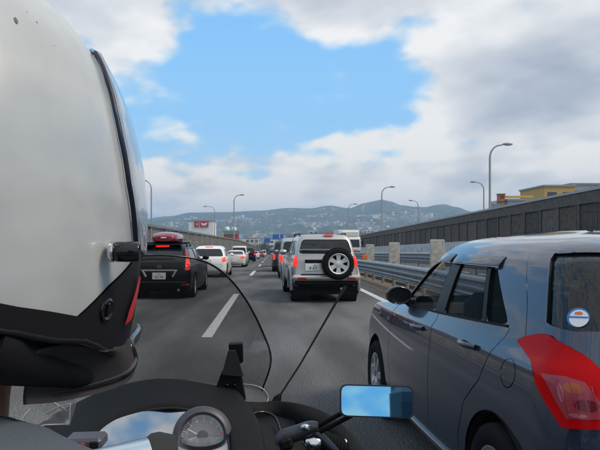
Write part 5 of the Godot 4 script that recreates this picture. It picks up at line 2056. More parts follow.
	zone.plate(arc, 0.0006, Transform3D(Basis.IDENTITY, Vector3(0, 0, -0.0048)))
	part("red_zone", zone.mesh(), mats.sign_red, dial)
	var na := deg_to_rad(152.0)
	part("needle", boxed(Vector3(cos(na), sin(na), 0) * 0.011 + Vector3(0, 0, -0.0035), Vector3(0.024, 0.0011, 0.0008), 0.0002, Basis(Vector3.BACK, na)), mats.sign_white, dial)
	var hub := Shape.new()
	hub.lathe([Vector2(0.0085, -0.006), Vector2(0.0075, -0.001), Vector2(0.0, 0.0)], turn, 20)
	hub.lathe([Vector2(0.0062, -0.006), Vector2(0.0055, -0.002), Vector2(0.0, -0.001)], turn * Transform3D(Basis.IDENTITY, Vector3(-0.013, 0, 0.008)), 16)
	part("needle_hub", hub.mesh(), mats.black_plastic, dial)
	part("glass", disc_mesh(0.0292, 0.0006), mats.thin_clear, dial)
	# fairing on the right of the cowl
	var r := [Vector3(-0.040, 1.162, -1.000), Vector3(-0.015, 1.156, -1.020), Vector3(0.010, 1.158, -1.020), Vector3(0.054, 1.162, -0.980), Vector3(0.089, 1.158, -0.940), Vector3(0.112, 1.152, -0.880), Vector3(0.122, 1.147, -0.830), Vector3(0.123, 1.137, -0.780)]
	var ri := [Vector3(-0.040, 1.150, -0.980), Vector3(-0.015, 1.144, -1.000), Vector3(0.015, 1.146, -1.000), Vector3(0.045, 1.151, -0.960), Vector3(0.076, 1.147, -0.920), Vector3(0.097, 1.144, -0.860), Vector3(0.106, 1.142, -0.810), Vector3(0.107, 1.132, -0.770)]
	var f := Shape.new()
	f.skin([moved(r, Vector3(0.02, -0.16, 0.0)), moved(r, Vector3(0.004, -0.02, -0.004)), r, between(r, ri, 0.5, 0.004), ri, moved(ri, Vector3(-0.004, -0.02, 0.0)), moved(ri, Vector3(-0.006, -0.06, 0.0))], 6, 4, 0.0, Vector3.UP)
	part("right_fairing", f.mesh(), hood_plastic, bike)
	var fl := Shape.new()
	fl.skin([moved([ri[0], ri[1], ri[2], ri[3]], Vector3(-0.01, -0.008, 0)), [Vector3(-0.052, 1.148, -0.90), Vector3(-0.012, 1.140, -0.90), Vector3(0.02, 1.130, -0.90), Vector3(0.05, 1.118, -0.90)], [Vector3(-0.054, 1.128, -0.80), Vector3(-0.02, 1.118, -0.80), Vector3(0.02, 1.105, -0.80), Vector3(0.07, 1.09, -0.80)], [Vector3(-0.054, 1.09, -0.72), Vector3(-0.02, 1.08, -0.72), Vector3(0.02, 1.07, -0.72), Vector3(0.08, 1.05, -0.72)]], 5, 5, 0.004, Vector3.UP)
	part("inner_panel", fl.mesh(), mats.black_plastic, bike)
	part("panel_edge", tubed(Shape.curve([Vector3(-0.046, 1.135, -0.80), Vector3(-0.032, 1.158, -0.93), Vector3(0.005, 1.153, -0.95), Vector3(0.02, 1.13, -0.86)], 6), [0.0022], 6), mats.gloss_black, bike)
	# windscreen leaning back towards the rider, with a dark beaded edge
	var xc := -0.171
	var edge := [[-0.016, 1.156, -1.10], [0.0, 1.218, -1.06], [-0.015, 1.278, -1.0], [-0.04, 1.334, -0.95], [-0.068, 1.373, -0.91], [-0.099, 1.394, -0.88], [-0.140, 1.401, -0.86], [-0.168, 1.4015, -0.855]]
	var net := []
	var right := []
	var left := []
	for e in edge:
		var row := []
		for t in [1.0, 0.66, 0.33, 0.0, -0.33, -0.66, -1.0]:
			row.append(Vector3(xc + t * (e[0] - xc), e[1], e[2] - 0.07 * (1.0 - t * t) * (e[0] - xc) / 0.171))
		net.append(row)
		right.append(row[0])
		left.push_front(row[6])
	var ws := Shape.new()
	ws.skin(net, 4, 5, 0.003, Vector3(0, 0.5, -1))
	var screen := part("windscreen", ws.mesh(), mats.screen_clear, bike)
	right.append_array(left)
	part("edge_bead", tubed(Shape.curve(right, 5), [0.0017], 6), mats.gloss_black, screen)
	# stepped black mount of the screen
	part("screen_mount", plated([[-0.099, 1.158], [-0.084, 1.199], [-0.052, 1.196], [-0.043, 1.152]], 0.02, -1.062), mats.black_plastic, bike)
	part("screen_mount", plated([[-0.083, 1.196], [-0.0725, 1.236], [-0.060, 1.236], [-0.047, 1.193]], 0.014, -1.052), mats.mount_grey, bike)
	part("screen_mount", plated([[-0.0715, 1.232], [-0.0725, 1.245], [-0.049, 1.246], [-0.048, 1.215], [-0.054, 1.212]], 0.022, -1.068), mats.black_plastic, bike)
	for bx in [[-0.074, 1.178, -1.049], [-0.062, 1.178, -1.049]]:
		part("bolt", sphere(0.0035, Vector3(bx[0], bx[1], bx[2]), Vector3(1, 1, 0.5), 10), mats.gloss_black, bike)
	# small clear deflector at the foot of the screen
	var dp := [Vector3(-0.048, 1.177, -1.060), Vector3(-0.026, 1.174, -1.060), Vector3(-0.012, 1.167, -1.060), Vector3(-0.005, 1.155, -1.060), Vector3(-0.008, 1.146, -1.050), Vector3(-0.040, 1.145, -1.040)]
	var ds := Shape.new()
	ds.skin([[dp[0], dp[1], dp[2], dp[3]], [dp[0].lerp(dp[5], 0.5), dp[1].lerp(dp[5], 0.5) + Vector3(0.002, 0, -0.006), dp[2].lerp(dp[4], 0.5) + Vector3(0, 0, -0.006), dp[3].lerp(dp[4], 0.5)], [dp[5], dp[5].lerp(dp[4], 0.33), dp[5].lerp(dp[4], 0.66), dp[4]]], 5, 5, 0.003, Vector3(0, 0, 1))
	var dm := part("deflector", ds.mesh(), mats.deflector_clear, bike)
	part("edge_bead", tubed(Shape.curve([dp[0], dp[1], dp[2], dp[3], dp[4]], 5), [0.0012], 6), mats.clear_edge, dm)
	# aerial
	var rod := [Vector3(0.010, 1.158, -1.030), Vector3(0.050, 1.211, -1.060), Vector3(0.120, 1.318, -1.110), Vector3(0.135, 1.339, -1.120)]
	part("aerial", tubed([rod[0], rod[1], rod[2], rod[2].lerp(rod[3], 0.3), rod[3], rod[3] + Vector3(0.001, 0.002, 0)], [0.0016, 0.0016, 0.0022, 0.0034, 0.0042, 0.002], 10), mats.black_plastic, bike)
	part("aerial_base", tubed([rod[0] - Vector3(0.004, 0.010, 0), rod[0] + Vector3(0.001, 0.002, 0), rod[0].lerp(rod[1], 0.14)], [0.0075, 0.0065, 0.003], 12), mats.black_plastic, bike)
	# handlebar, brake perch, mirror
	var tb := [Vector3(-0.214, 1.188, -0.600), Vector3(-0.170, 1.193, -0.615), Vector3(-0.124, 1.198, -0.635), Vector3(-0.113, 1.199, -0.640), Vector3(-0.100, 1.199, -0.645)]
	part("handlebar", tubed(Shape.curve([tb[0] + Vector3(-0.2, -0.05, 0.1), tb[0], tb[1], tb[2]], 6), [0.0215], 24), mats.bar_metal, bike)
	part("bar_collar", tubed([tb[2], tb[2].lerp(tb[3], 0.4), tb[3], tb[4]], [0.0218, 0.0245, 0.0245, 0.02], 20), mats.mount_grey, bike)
	part("bar_end", tubed([Vector3(-0.10, 1.175, -0.66), Vector3(-0.02, 1.155, -0.71), Vector3(0.035, 1.150, -0.73), Vector3(0.17, 1.105, -0.69)], [0.011, 0.011, 0.012, 0.012], 12), mats.black_plastic, bike)
	part("grip", tubed([Vector3(0.055, 1.143, -0.725), Vector3(0.17, 1.105, -0.69)], [0.0175], 14), mats.tyre, bike)
	var pc := [Vector3(0.012, 1.177, -0.740), Vector3(0.016, 1.186, -0.740), Vector3(0.031, 1.192, -0.740), Vector3(0.047, 1.198, -0.740), Vector3(0.056, 1.199, -0.740)]
	part("brake_perch", tubed(Shape.curve(pc, 4), [0.009, 0.0095, 0.010, 0.0105, 0.0105, 0.010, 0.0098, 0.0095, 0.0095, 0.0092, 0.009, 0.009, 0.0085, 0.008, 0.0075, 0.007, 0.0065], 14), mats.perch_grey, bike)
	part("perch_cap", boxed(pc[1] + Vector3(0.002, -0.004, 0.004), Vector3(0.017, 0.016, 0.017), 0.004, Basis(Vector3.BACK, 0.3)), mats.black_plastic, bike)
	part("brake_lever", tubed(Shape.curve([pc[3], pc[3] + Vector3(0.03, -0.03, 0.0), Vector3(0.10, 1.125, -0.755), Vector3(0.175, 1.09, -0.74)], 5), [0.006], 10), mats.perch_grey, bike)
	var nu := [Vector3(0.041, 1.199, -0.740), Vector3(0.050, 1.184, -0.740), Vector3(0.095, 1.161, -0.800)]
	part("pivot_bolt", sphere(0.0062, nu[0] + Vector3(0, 0.001, 0.004), Vector3(1.4, 0.7, 1), 14), mats.chrome, bike)
	var nut := Shape.new()
	nut.lathe([Vector2(0.012, -0.006), Vector2(0.012, 0.003), Vector2(0.009, 0.006), Vector2(0.0, 0.006)], Transform3D(Basis(Vector3.RIGHT, 0.7), nu[1]), 18)
	part("chrome_nut", nut.mesh(), mats.chrome, bike)
	part("cable_clip", sphere(0.005, nu[2], Vector3(1, 1, 1), 12), mats.chrome, bike)
	var be := [Vector3(0.064, 1.171, -0.780), Vector3(0.078, 1.164, -0.790), Vector3(0.092, 1.154, -0.800)]
	for k in 7:
		var a: Vector3 = be[0].lerp(be[2], k / 6.0)
		var d: Vector3 = (be[2] - be[0]).normalized()
		var bf := Basis(d.cross(Vector3.FORWARD).normalized(), d, d.cross(d.cross(Vector3.FORWARD)).normalized())
		var bs := Shape.new()
		bs.lathe([Vector2(0.009, -0.003), Vector2(0.0125, -0.001), Vector2(0.0125, 0.001), Vector2(0.009, 0.003)], Transform3D(bf, a), 16)
		part("bellows_fold", bs.mesh(), mats.tyre, bike)
	part("clutch_hose", tubed(Shape.curve([be[2], be[2] + Vector3(0.03, -0.02, -0.02), Vector3(0.10, 1.10, -0.86), Vector3(0.04, 1.02, -0.95)], 5), [0.006], 10), mats.tyre, bike)
	for st in [[Vector3(0.049, 1.197, -0.740), Vector3(0.068, 1.209, -0.735), Vector3(0.088, 1.221, -0.730)], [Vector3(0.051, 1.190, -0.740), Vector3(0.072, 1.202, -0.735), Vector3(0.095, 1.216, -0.730)]]:
		part("mirror_stalk", tubed(Shape.curve(st, 4), [0.0028], 10), mats.black_plastic, bike)
	var mirror := Node3D.new()
	var mn := Vector3(-0.115, 0.208, 0.968).normalized()
	mirror.transform = Transform3D(Basis.looking_at(-mn, Vector3.UP), Vector3(0.1225, 1.235, -0.72))
	named(mirror, "mirror", bike)
	var back := Shape.new()
	back.plate(PackedVector2Array(round_poly(v2([-0.0425, -0.0185, 0.0425, -0.0185, 0.0425, 0.0185, -0.0425, 0.0185]), 0.009, 6)), 0.006, Transform3D(Basis.IDENTITY, Vector3(0, 0, -0.004)))
	back.plate(PackedVector2Array(round_poly(v2([-0.038, -0.0145, 0.038, -0.0145, 0.038, 0.0145, -0.038, 0.0145]), 0.009, 6)), 0.008, Transform3D(Basis.IDENTITY, Vector3(0, 0, -0.010)))
	part("housing", back.mesh(), mats.mirror_frame, mirror)
	var mg := Shape.new()
	mg.plate(PackedVector2Array(round_poly(v2([-0.0405, -0.0168, 0.0405, -0.0168, 0.0405, 0.0168, -0.0405, 0.0168]), 0.008, 6)), 0.002, Transform3D(Basis.IDENTITY, Vector3(0, 0, -0.0006)))
	part("mirror_glass", mg.mesh(), mats.blue_mirror, mirror)
	# switch box with a red lamp, and a folded clear plastic shield by the rider's neck
	var bx: Vector3 = [Vector3(-0.197, 1.208, -0.660)][0]
	var sb := part("switch_box", boxed(bx, Vector3(0.040, 0.013, 0.03), 0.003, Basis(Vector3.BACK, 0.03)), mats.pod_grey, bike)
	part("red_lamp", boxed(bx + Vector3(0.001, 0.001, 0.0155), Vector3(0.005, 0.004, 0.002), 0.0006), mats.sign_red, sb)
	part("button", boxed(bx + Vector3(0.013, 0.001, 0.0155), Vector3(0.009, 0.007, 0.003), 0.001), mats.black_plastic, sb)
	var fa := [Vector3(-0.230, 1.276, -0.600), Vector3(-0.197, 1.277, -0.600), Vector3(-0.195, 1.261, -0.620), Vector3(-0.195, 1.243, -0.600), Vector3(-0.214, 1.247, -0.590), Vector3(-0.225, 1.247, -0.560)]
	var fs := Shape.new()
	fs.skin([[fa[0], fa[0].lerp(fa[1], 0.5), fa[1], fa[2]], [fa[0].lerp(fa[5], 0.5), fa[0].lerp(fa[4], 0.5) + Vector3(0, 0, -0.01), fa[1].lerp(fa[3], 0.45) + Vector3(0, 0, -0.008), fa[2].lerp(fa[3], 0.5)], [fa[5], fa[5].lerp(fa[4], 0.6), fa[4], fa[3]]], 5, 5, 0.002, Vector3(0, 0, 1))
	var fm := part("clear_shield", fs.mesh(), mats.shield_clear, bike)
	for ln in [[Vector3(-0.230, 1.276, -0.598), Vector3(-0.211, 1.266, -0.598), Vector3(-0.197, 1.257, -0.598)], [Vector3(-0.216, 1.255, -0.596), Vector3(-0.205, 1.261, -0.596), Vector3(-0.193, 1.265, -0.596), Vector3(-0.194, 1.245, -0.596), Vector3(-0.215, 1.246, -0.590), Vector3(-0.225, 1.248, -0.560)], [Vector3(-0.230, 1.276, -0.598), Vector3(-0.197, 1.277, -0.598), Vector3(-0.181, 1.276, -0.620)], [Vector3(-0.229, 1.256, -0.560), Vector3(-0.221, 1.267, -0.570)]]:
		part("shield_edge", tubed(ln, [0.0008], 6), mats.clear_edge, fm)
	# the rest of the machine, below the picture
	var low := Shape.new()
	low.skin([moved(o, Vector3(0, -0.09, -0.01), -0.155, 1.03), moved(o, Vector3(0, -0.22, -0.05), -0.155, 1.08), moved(o, Vector3(0, -0.42, -0.10), -0.155, 0.95), moved(o, Vector3(0, -0.70, 0.02), -0.155, 0.62)], 4, 4, 0.004, Vector3(0, 0, -1))
	part("nose_fairing", low.mesh(), mats.black_paint, bike)
	part("headlight", sphere(0.09, Vector3(-0.155, 0.92, -1.21), Vector3(1.5, 0.7, 0.5)), mats.chrome, bike)
	part("tank", sphere(0.2, Vector3(-0.165, 0.90, -0.42), Vector3(0.85, 0.75, 1.35), 24), mats.black_paint, bike)
	part("seat", boxed(Vector3(-0.165, 0.80, 0.12), Vector3(0.30, 0.12, 0.75), 0.05), mats.tyre, bike)
	part("engine", boxed(Vector3(-0.165, 0.52, -0.42), Vector3(0.34, 0.42, 0.55), 0.06), mats.mount_grey, bike)
	for x in [-0.245, -0.085]:
		part("fork", tubed([Vector3(x, 1.08, -0.86), Vector3(x, 0.31, -1.22)], [0.024, 0.028], 12), mats.perch_grey, bike)
	bike_wheel(bike, Vector3(-0.165, 0.31, -1.22), 0.31, 0.12)
	bike_wheel(bike, Vector3(-0.165, 0.31, 0.30), 0.31, 0.17)
	part("silencer", tubed([Vector3(0.02, 0.36, -0.2), Vector3(0.03, 0.44, 0.45)], [0.05, 0.06], 16), mats.chrome, bike)
	part("swing_arm", tubed([Vector3(-0.165, 0.42, -0.2), Vector3(-0.07, 0.31, 0.30)], [0.04, 0.03], 10), mats.perch_grey, bike)


func disc_mesh(r: float, z: float) -> ArrayMesh:
	var s := Shape.new()
	s.plate(PackedVector2Array(circle(Vector2.ZERO, r, 36)), 0.0004, Transform3D(Basis.IDENTITY, Vector3(0, 0, z)))
	return s.mesh()


func lettering_in(parent: Node, text: String, size: float, at: Vector3, m: Material) -> void:
	var t := TextMesh.new()
	var f := SystemFont.new()
	f.font_names = PackedStringArray(["Droid Sans"])
	t.font = f
	t.text = text
	t.font_size = 24
	t.pixel_size = size / 20.0
	t.depth = 0.0004
	part("numeral", t, m, parent, at)


func bike_wheel(parent: Node, at: Vector3, r: float, w: float) -> void:
	var root := Node3D.new()
	root.position = at
	named(root, "wheel", parent)
	var fr := Transform3D(Basis(Vector3(0, 0, 1), Vector3(1, 0, 0), Vector3(0, 1, 0)), Vector3.ZERO)
	var s := Shape.new()
	s.lathe([Vector2(r * 0.70, -w * 0.4), Vector2(r * 0.88, -w * 0.5), Vector2(r * 0.97, -w * 0.32), Vector2(r, 0), Vector2(r * 0.97, w * 0.32), Vector2(r * 0.88, w * 0.5), Vector2(r * 0.70, w * 0.4), Vector2(r * 0.70, -w * 0.4)], fr, 32)
	part("tyre", s.mesh(), mats.tyre, root)
	var d := Shape.new()
	d.lathe([Vector2(r * 0.69, -w * 0.3), Vector2(r * 0.64, -w * 0.3), Vector2(r * 0.64, w * 0.3), Vector2(r * 0.69, w * 0.3)], fr, 32)
	d.tube([Vector3(-w * 0.5, 0, 0), Vector3(w * 0.5, 0, 0)], [0.04], 14)
	for k in 6:
		var a := TAU * k / 6.0
		d.tube([Vector3.ZERO, Vector3(0, cos(a), sin(a)) * r * 0.66], [0.016, 0.012], 8)
	part("rim", d.mesh(), mats.alloy, root)


func plated(pts: Array, depth: float, z: float) -> ArrayMesh:
	var poly := PackedVector2Array()
	for p in pts:
		poly.append(Vector2(p[0], p[1]))
	var s := Shape.new()
	s.plate(poly, depth, Transform3D(Basis.IDENTITY, Vector3(0, 0, z)))
	return s.mesh()


# ---------------------------------------------------------------- rider

# A skin round bones [from, to, radius, radius]: distances joined smoothly on a grid, meshed as surface nets.
func flesh(bones: Array, cell: float, soft: float) -> ArrayMesh:
	var lo := Vector3.INF
	var hi := -Vector3.INF
	for b in bones:
		var m := maxf(b[2], b[3]) + cell * 3.0
		lo = lo.min(b[0] - Vector3.ONE * m).min(b[1] - Vector3.ONE * m)
		hi = hi.max(b[0] + Vector3.ONE * m).max(b[1] + Vector3.ONE * m)
	var n := Vector3i(((hi - lo) / cell).ceil()) + Vector3i.ONE
	var field := PackedFloat32Array()
	field.resize(n.x * n.y * n.z)
	field.fill(0.0)
	for b in bones:
		var a: Vector3 = b[0]
		var ab: Vector3 = b[1] - a
		var ll := maxf(ab.length_squared(), 1e-9)
		var m := maxf(b[2], b[3]) + cell * 2.5 + soft
		var i0 := Vector3i(((a.min(b[1]) - Vector3.ONE * m - lo) / cell).floor()).clamp(Vector3i.ZERO, n - Vector3i.ONE)
		var i1 := Vector3i(((a.max(b[1]) + Vector3.ONE * m - lo) / cell).ceil()).clamp(Vector3i.ZERO, n - Vector3i.ONE)
		for z in range(i0.z, i1.z + 1):
			for y in range(i0.y, i1.y + 1):
				for x in range(i0.x, i1.x + 1):
					var p := lo + Vector3(x, y, z) * cell - a
					var t := clampf(p.dot(ab) / ll, 0.0, 1.0)
					var d: float = (p - ab * t).length() - lerpf(b[2], b[3], t)
					field[x + n.x * (y + n.y * z)] += exp(-d / soft)
	var at := {}
	var s := Shape.new()
	for z in n.z - 1:
		for y in n.y - 1:
			for x in n.x - 1:
				var c := x + n.x * (y + n.y * z)
				var mask := 0
				var sum := Vector3.ZERO
				var hits := 0
				var val := []
				for k in 8:
					var w := field[c + (k & 1) + n.x * (((k >> 1) & 1) + n.y * ((k >> 2) & 1))]
					val.append(-soft * log(maxf(w, 1e-12)))
					if w > 1.0:
						mask |= 1 << k
				if mask == 0 or mask == 255:
					continue
				for e in [[0, 1], [2, 3], [4, 5], [6, 7], [0, 2], [1, 3], [4, 6], [5, 7], [0, 4], [1, 5], [2, 6], [3, 7]]:
					if (mask >> e[0] & 1) != (mask >> e[1] & 1):
						var t: float = clampf(val[e[0]] / (val[e[0]] - val[e[1]]), 0.0, 1.0)
						var p0 := Vector3(e[0] & 1, (e[0] >> 1) & 1, (e[0] >> 2) & 1)
						var p1 := Vector3(e[1] & 1, (e[1] >> 1) & 1, (e[1] >> 2) & 1)
						sum += p0.lerp(p1, t)
						hits += 1
				var g := Vector3(val[1] + val[3] + val[5] + val[7] - val[0] - val[2] - val[4] - val[6], val[2] + val[3] + val[6] + val[7] - val[0] - val[1] - val[4] - val[5], val[4] + val[5] + val[6] + val[7] - val[0] - val[1] - val[2] - val[3]).normalized()
				at[Vector3i(x, y, z)] = [lo + (Vector3(x, y, z) + sum / hits) * cell, g]
	for k in at:
		for ax in 3:
			var d := Vector3i.ZERO
			d[ax] = 1
			var u := Vector3i.ZERO
			u[(ax + 1) % 3] = 1
			var v := Vector3i.ZERO
			v[(ax + 2) % 3] = 1
			if k[(ax + 1) % 3] == 0 or k[(ax + 2) % 3] == 0:
				continue
			var i: int = k.x + n.x * (k.y + n.y * k.z)
			var j: int = (k.x + d.x) + n.x * ((k.y + d.y) + n.y * (k.z + d.z))
			if (field[i] > 1.0) == (field[j] > 1.0):
				continue
			var q := []
			for o in [k, k - u, k - u - v, k - v]:
				if at.has(o):
					q.append(at[o])
			if q.size() == 4:
				s.tri(q[0][0], q[1][0], q[2][0], q[0][1], q[1][1], q[2][1])
				s.tri(q[0][0], q[2][0], q[3][0], q[0][1], q[2][1], q[3][1])
	return s.mesh()


func fatter(bones: Array, by: float) -> Array:
	var out := []
	for b in bones:
		out.append([b[0], b[1], b[2] + by, b[3] + by])
	return out


const HELMET := Vector3(-0.2055, 1.435, -0.37)
const HELMET_YAW := 14.0


# the helmet's shell: a turn about the head from the face (0) and a tilt up from its middle, in degrees
func helmet_skin(p: Vector2) -> Vector3:
	var a := deg_to_rad(HELMET_YAW)
	var fwd := Vector3(sin(a), 0, -cos(a))
	var right := Vector3(cos(a), 0, sin(a))
	var th := deg_to_rad(p.x)
	var ph := deg_to_rad(clampf(p.y, -80.0, 89.9))
	var k := pow(cos(ph), 0.92) if ph >= 0.0 else pow(cos(ph), 0.45)
	var f := 0.15 if cos(th) > 0.0 else 0.14
	return HELMET + fwd * (f * cos(th) * k) + right * (0.118 * sin(th) * k) + Vector3.UP * ((0.158 if ph >= 0.0 else 0.15) * sin(ph))


func both_sides(half: Array) -> PackedVector2Array:
	# an outline given from the front round the right side and back; mirrored to the left
	var out := PackedVector2Array()
	for k in range(0, half.size(), 2):
		out.append(Vector2(half[k], half[k + 1]))
	for k in range(half.size() - 2, -1, -2):
		if half[k] > 0.01:
			out.append(Vector2(-half[k], half[k + 1]))
	return out


func build_rider() -> void:
	var man := thing("person", "rider in a white helmet and dark blue grey jacket, seen from behind at the left", "person")
	var x := -0.2
	var core := [
		[Vector3(x, 1.355, -0.352), Vector3(x, 1.245, -0.31), 0.050, 0.056],
		[Vector3(x, 1.16, -0.28), Vector3(x, 0.98, -0.20), 0.135, 0.125],
		[Vector3(x - 0.05, 1.13, -0.28), Vector3(x + 0.05, 1.13, -0.28), 0.12, 0.12],
		[Vector3(x - 0.07, 0.86, -0.13), Vector3(x + 0.07, 0.86, -0.13), 0.12, 0.12]]
	var arms := []
	var legs := []
	var hands := []
	for s in [-1.0, 1.0]:
		var sh := Vector3(x + s * 0.175, 1.205, -0.29)
		var el := Vector3(-0.17 + s * 0.27, 1.0, -0.43)
		var wr := Vector3(-0.17 + s * 0.285, 1.095, -0.635)
		arms.append([Vector3(x + s * 0.02, 1.258, -0.305), sh, 0.048, 0.050])
		arms.append([Vector3(x + s * 0.055, 1.262, -0.315), Vector3(x + s * 0.10, 1.236, -0.315), 0.040, 0.042])
		arms.append([sh, el, 0.055, 0.043])
		arms.append([el, wr, 0.044, 0.030])
		hands.append([wr, wr + Vector3(-s * 0.005, 0.03, -0.045), 0.028, 0.034, s])
		var hip := Vector3(x + s * 0.09, 0.85, -0.13)
		var kn := Vector3(-0.165 + s * 0.25, 0.74, -0.54)
		var an := Vector3(-0.165 + s * 0.20, 0.34, -0.22)
		legs.append([hip, kn, 0.10, 0.062])
		legs.append([kn, an, 0.062, 0.042])
		legs.append([an, an + Vector3(0, -0.05, -0.17), 0.042, 0.035])
	var head := [[Vector3(x, 1.45, -0.37), Vector3(x, 1.46, -0.36), 0.085, 0.085], [Vector3(x + 0.008, 1.40, -0.40), Vector3(x + 0.01, 1.385, -0.42), 0.055, 0.045], [Vector3(x + 0.022, 1.43, -0.455), Vector3(x + 0.024, 1.415, -0.468), 0.012, 0.014]]
	var whole := []
	whole.append_array(core)
	whole.append_array(arms)
	whole.append_array(legs)
	whole.append_array(head)
	for h in hands:
		whole.append([h[0], h[1], h[2] - 0.006, h[3] - 0.008])
	part("body", flesh(whole, 0.016, 0.010), mats.skin, man)
	var coat := []
	coat.append_array(fatter(core.slice(1), 0.022))
	coat.append_array(fatter(arms, 0.020))
	part("jacket", flesh(coat, 0.012, 0.012), mats.jacket_cloth, man)
	# collar: a standing band round the neck
	var net := []
	for q in [[0.068, 1.262], [0.064, 1.285], [0.060, 1.305], [0.062, 1.312]]:
		var row := []
		for k in 17:
			var a := TAU * k / 16.0
			row.append(Vector3(x + cos(a) * q[0] * 1.02, q[1] + 0.004 * sin(a), -0.325 + sin(a) * q[0] - (q[1] - 1.262) * 0.3))
		net.append(row)
	var col := Shape.new()
	col.skin(net, 3, 3, 0.007, Vector3(0, 1, 0))
	part("collar", col.mesh(), mats.jacket_cloth, man)
	part("trousers", flesh(fatter(legs.slice(0, 6), 0.018), 0.018, 0.012), mats.trouser_cloth, man)
	for h in hands:
		# glove: palm and five fingers closed round the grip
		var s: float = h[4]
		var pal: Vector3 = h[1]
		var g := [[h[0], pal, 0.031, 0.034], [pal + Vector3(-s * 0.02, 0.0, -0.008), pal + Vector3(s * 0.022, -0.006, -0.004), 0.022, 0.021]]
		for k in 4:
			var b := pal + Vector3(s * (-0.030 + k * 0.020), 0.010 - k * 0.005, -0.028)
			var ln: float = [0.030, 0.034, 0.032, 0.026][k]
			var p1 := b + Vector3(0, -0.002, -ln)
			var p2 := p1 + Vector3(0, -ln * 0.85, 0.002)
			var p3 := p2 + Vector3(0, -ln * 0.35, ln * 0.6)
			g.append([b, p1, 0.0105, 0.010])
			g.append([p1, p2, 0.0098, 0.0092])
			g.append([p2, p3, 0.009, 0.008])
		var th := pal + Vector3(-s * 0.030, -0.012, 0.004)
		g.append([th, th + Vector3(-s * 0.012, -0.022, -0.018), 0.012, 0.011])
		g.append([th + Vector3(-s * 0.012, -0.022, -0.018), th + Vector3(-s * 0.006, -0.034, -0.036), 0.0105, 0.009])
		part("glove", flesh(g, 0.005, 0.004), mats.tyre, man)
	for s in [-1.0, 1.0]:
		var an := Vector3(-0.165 + s * 0.20, 0.34, -0.22)
		part("boot", flesh([[an + Vector3(0, 0.10, 0.02), an, 0.062, 0.056], [an, an + Vector3(0, -0.05, -0.19), 0.056, 0.046]], 0.012, 0.012), mats.tyre, man)
	build_helmet(man)


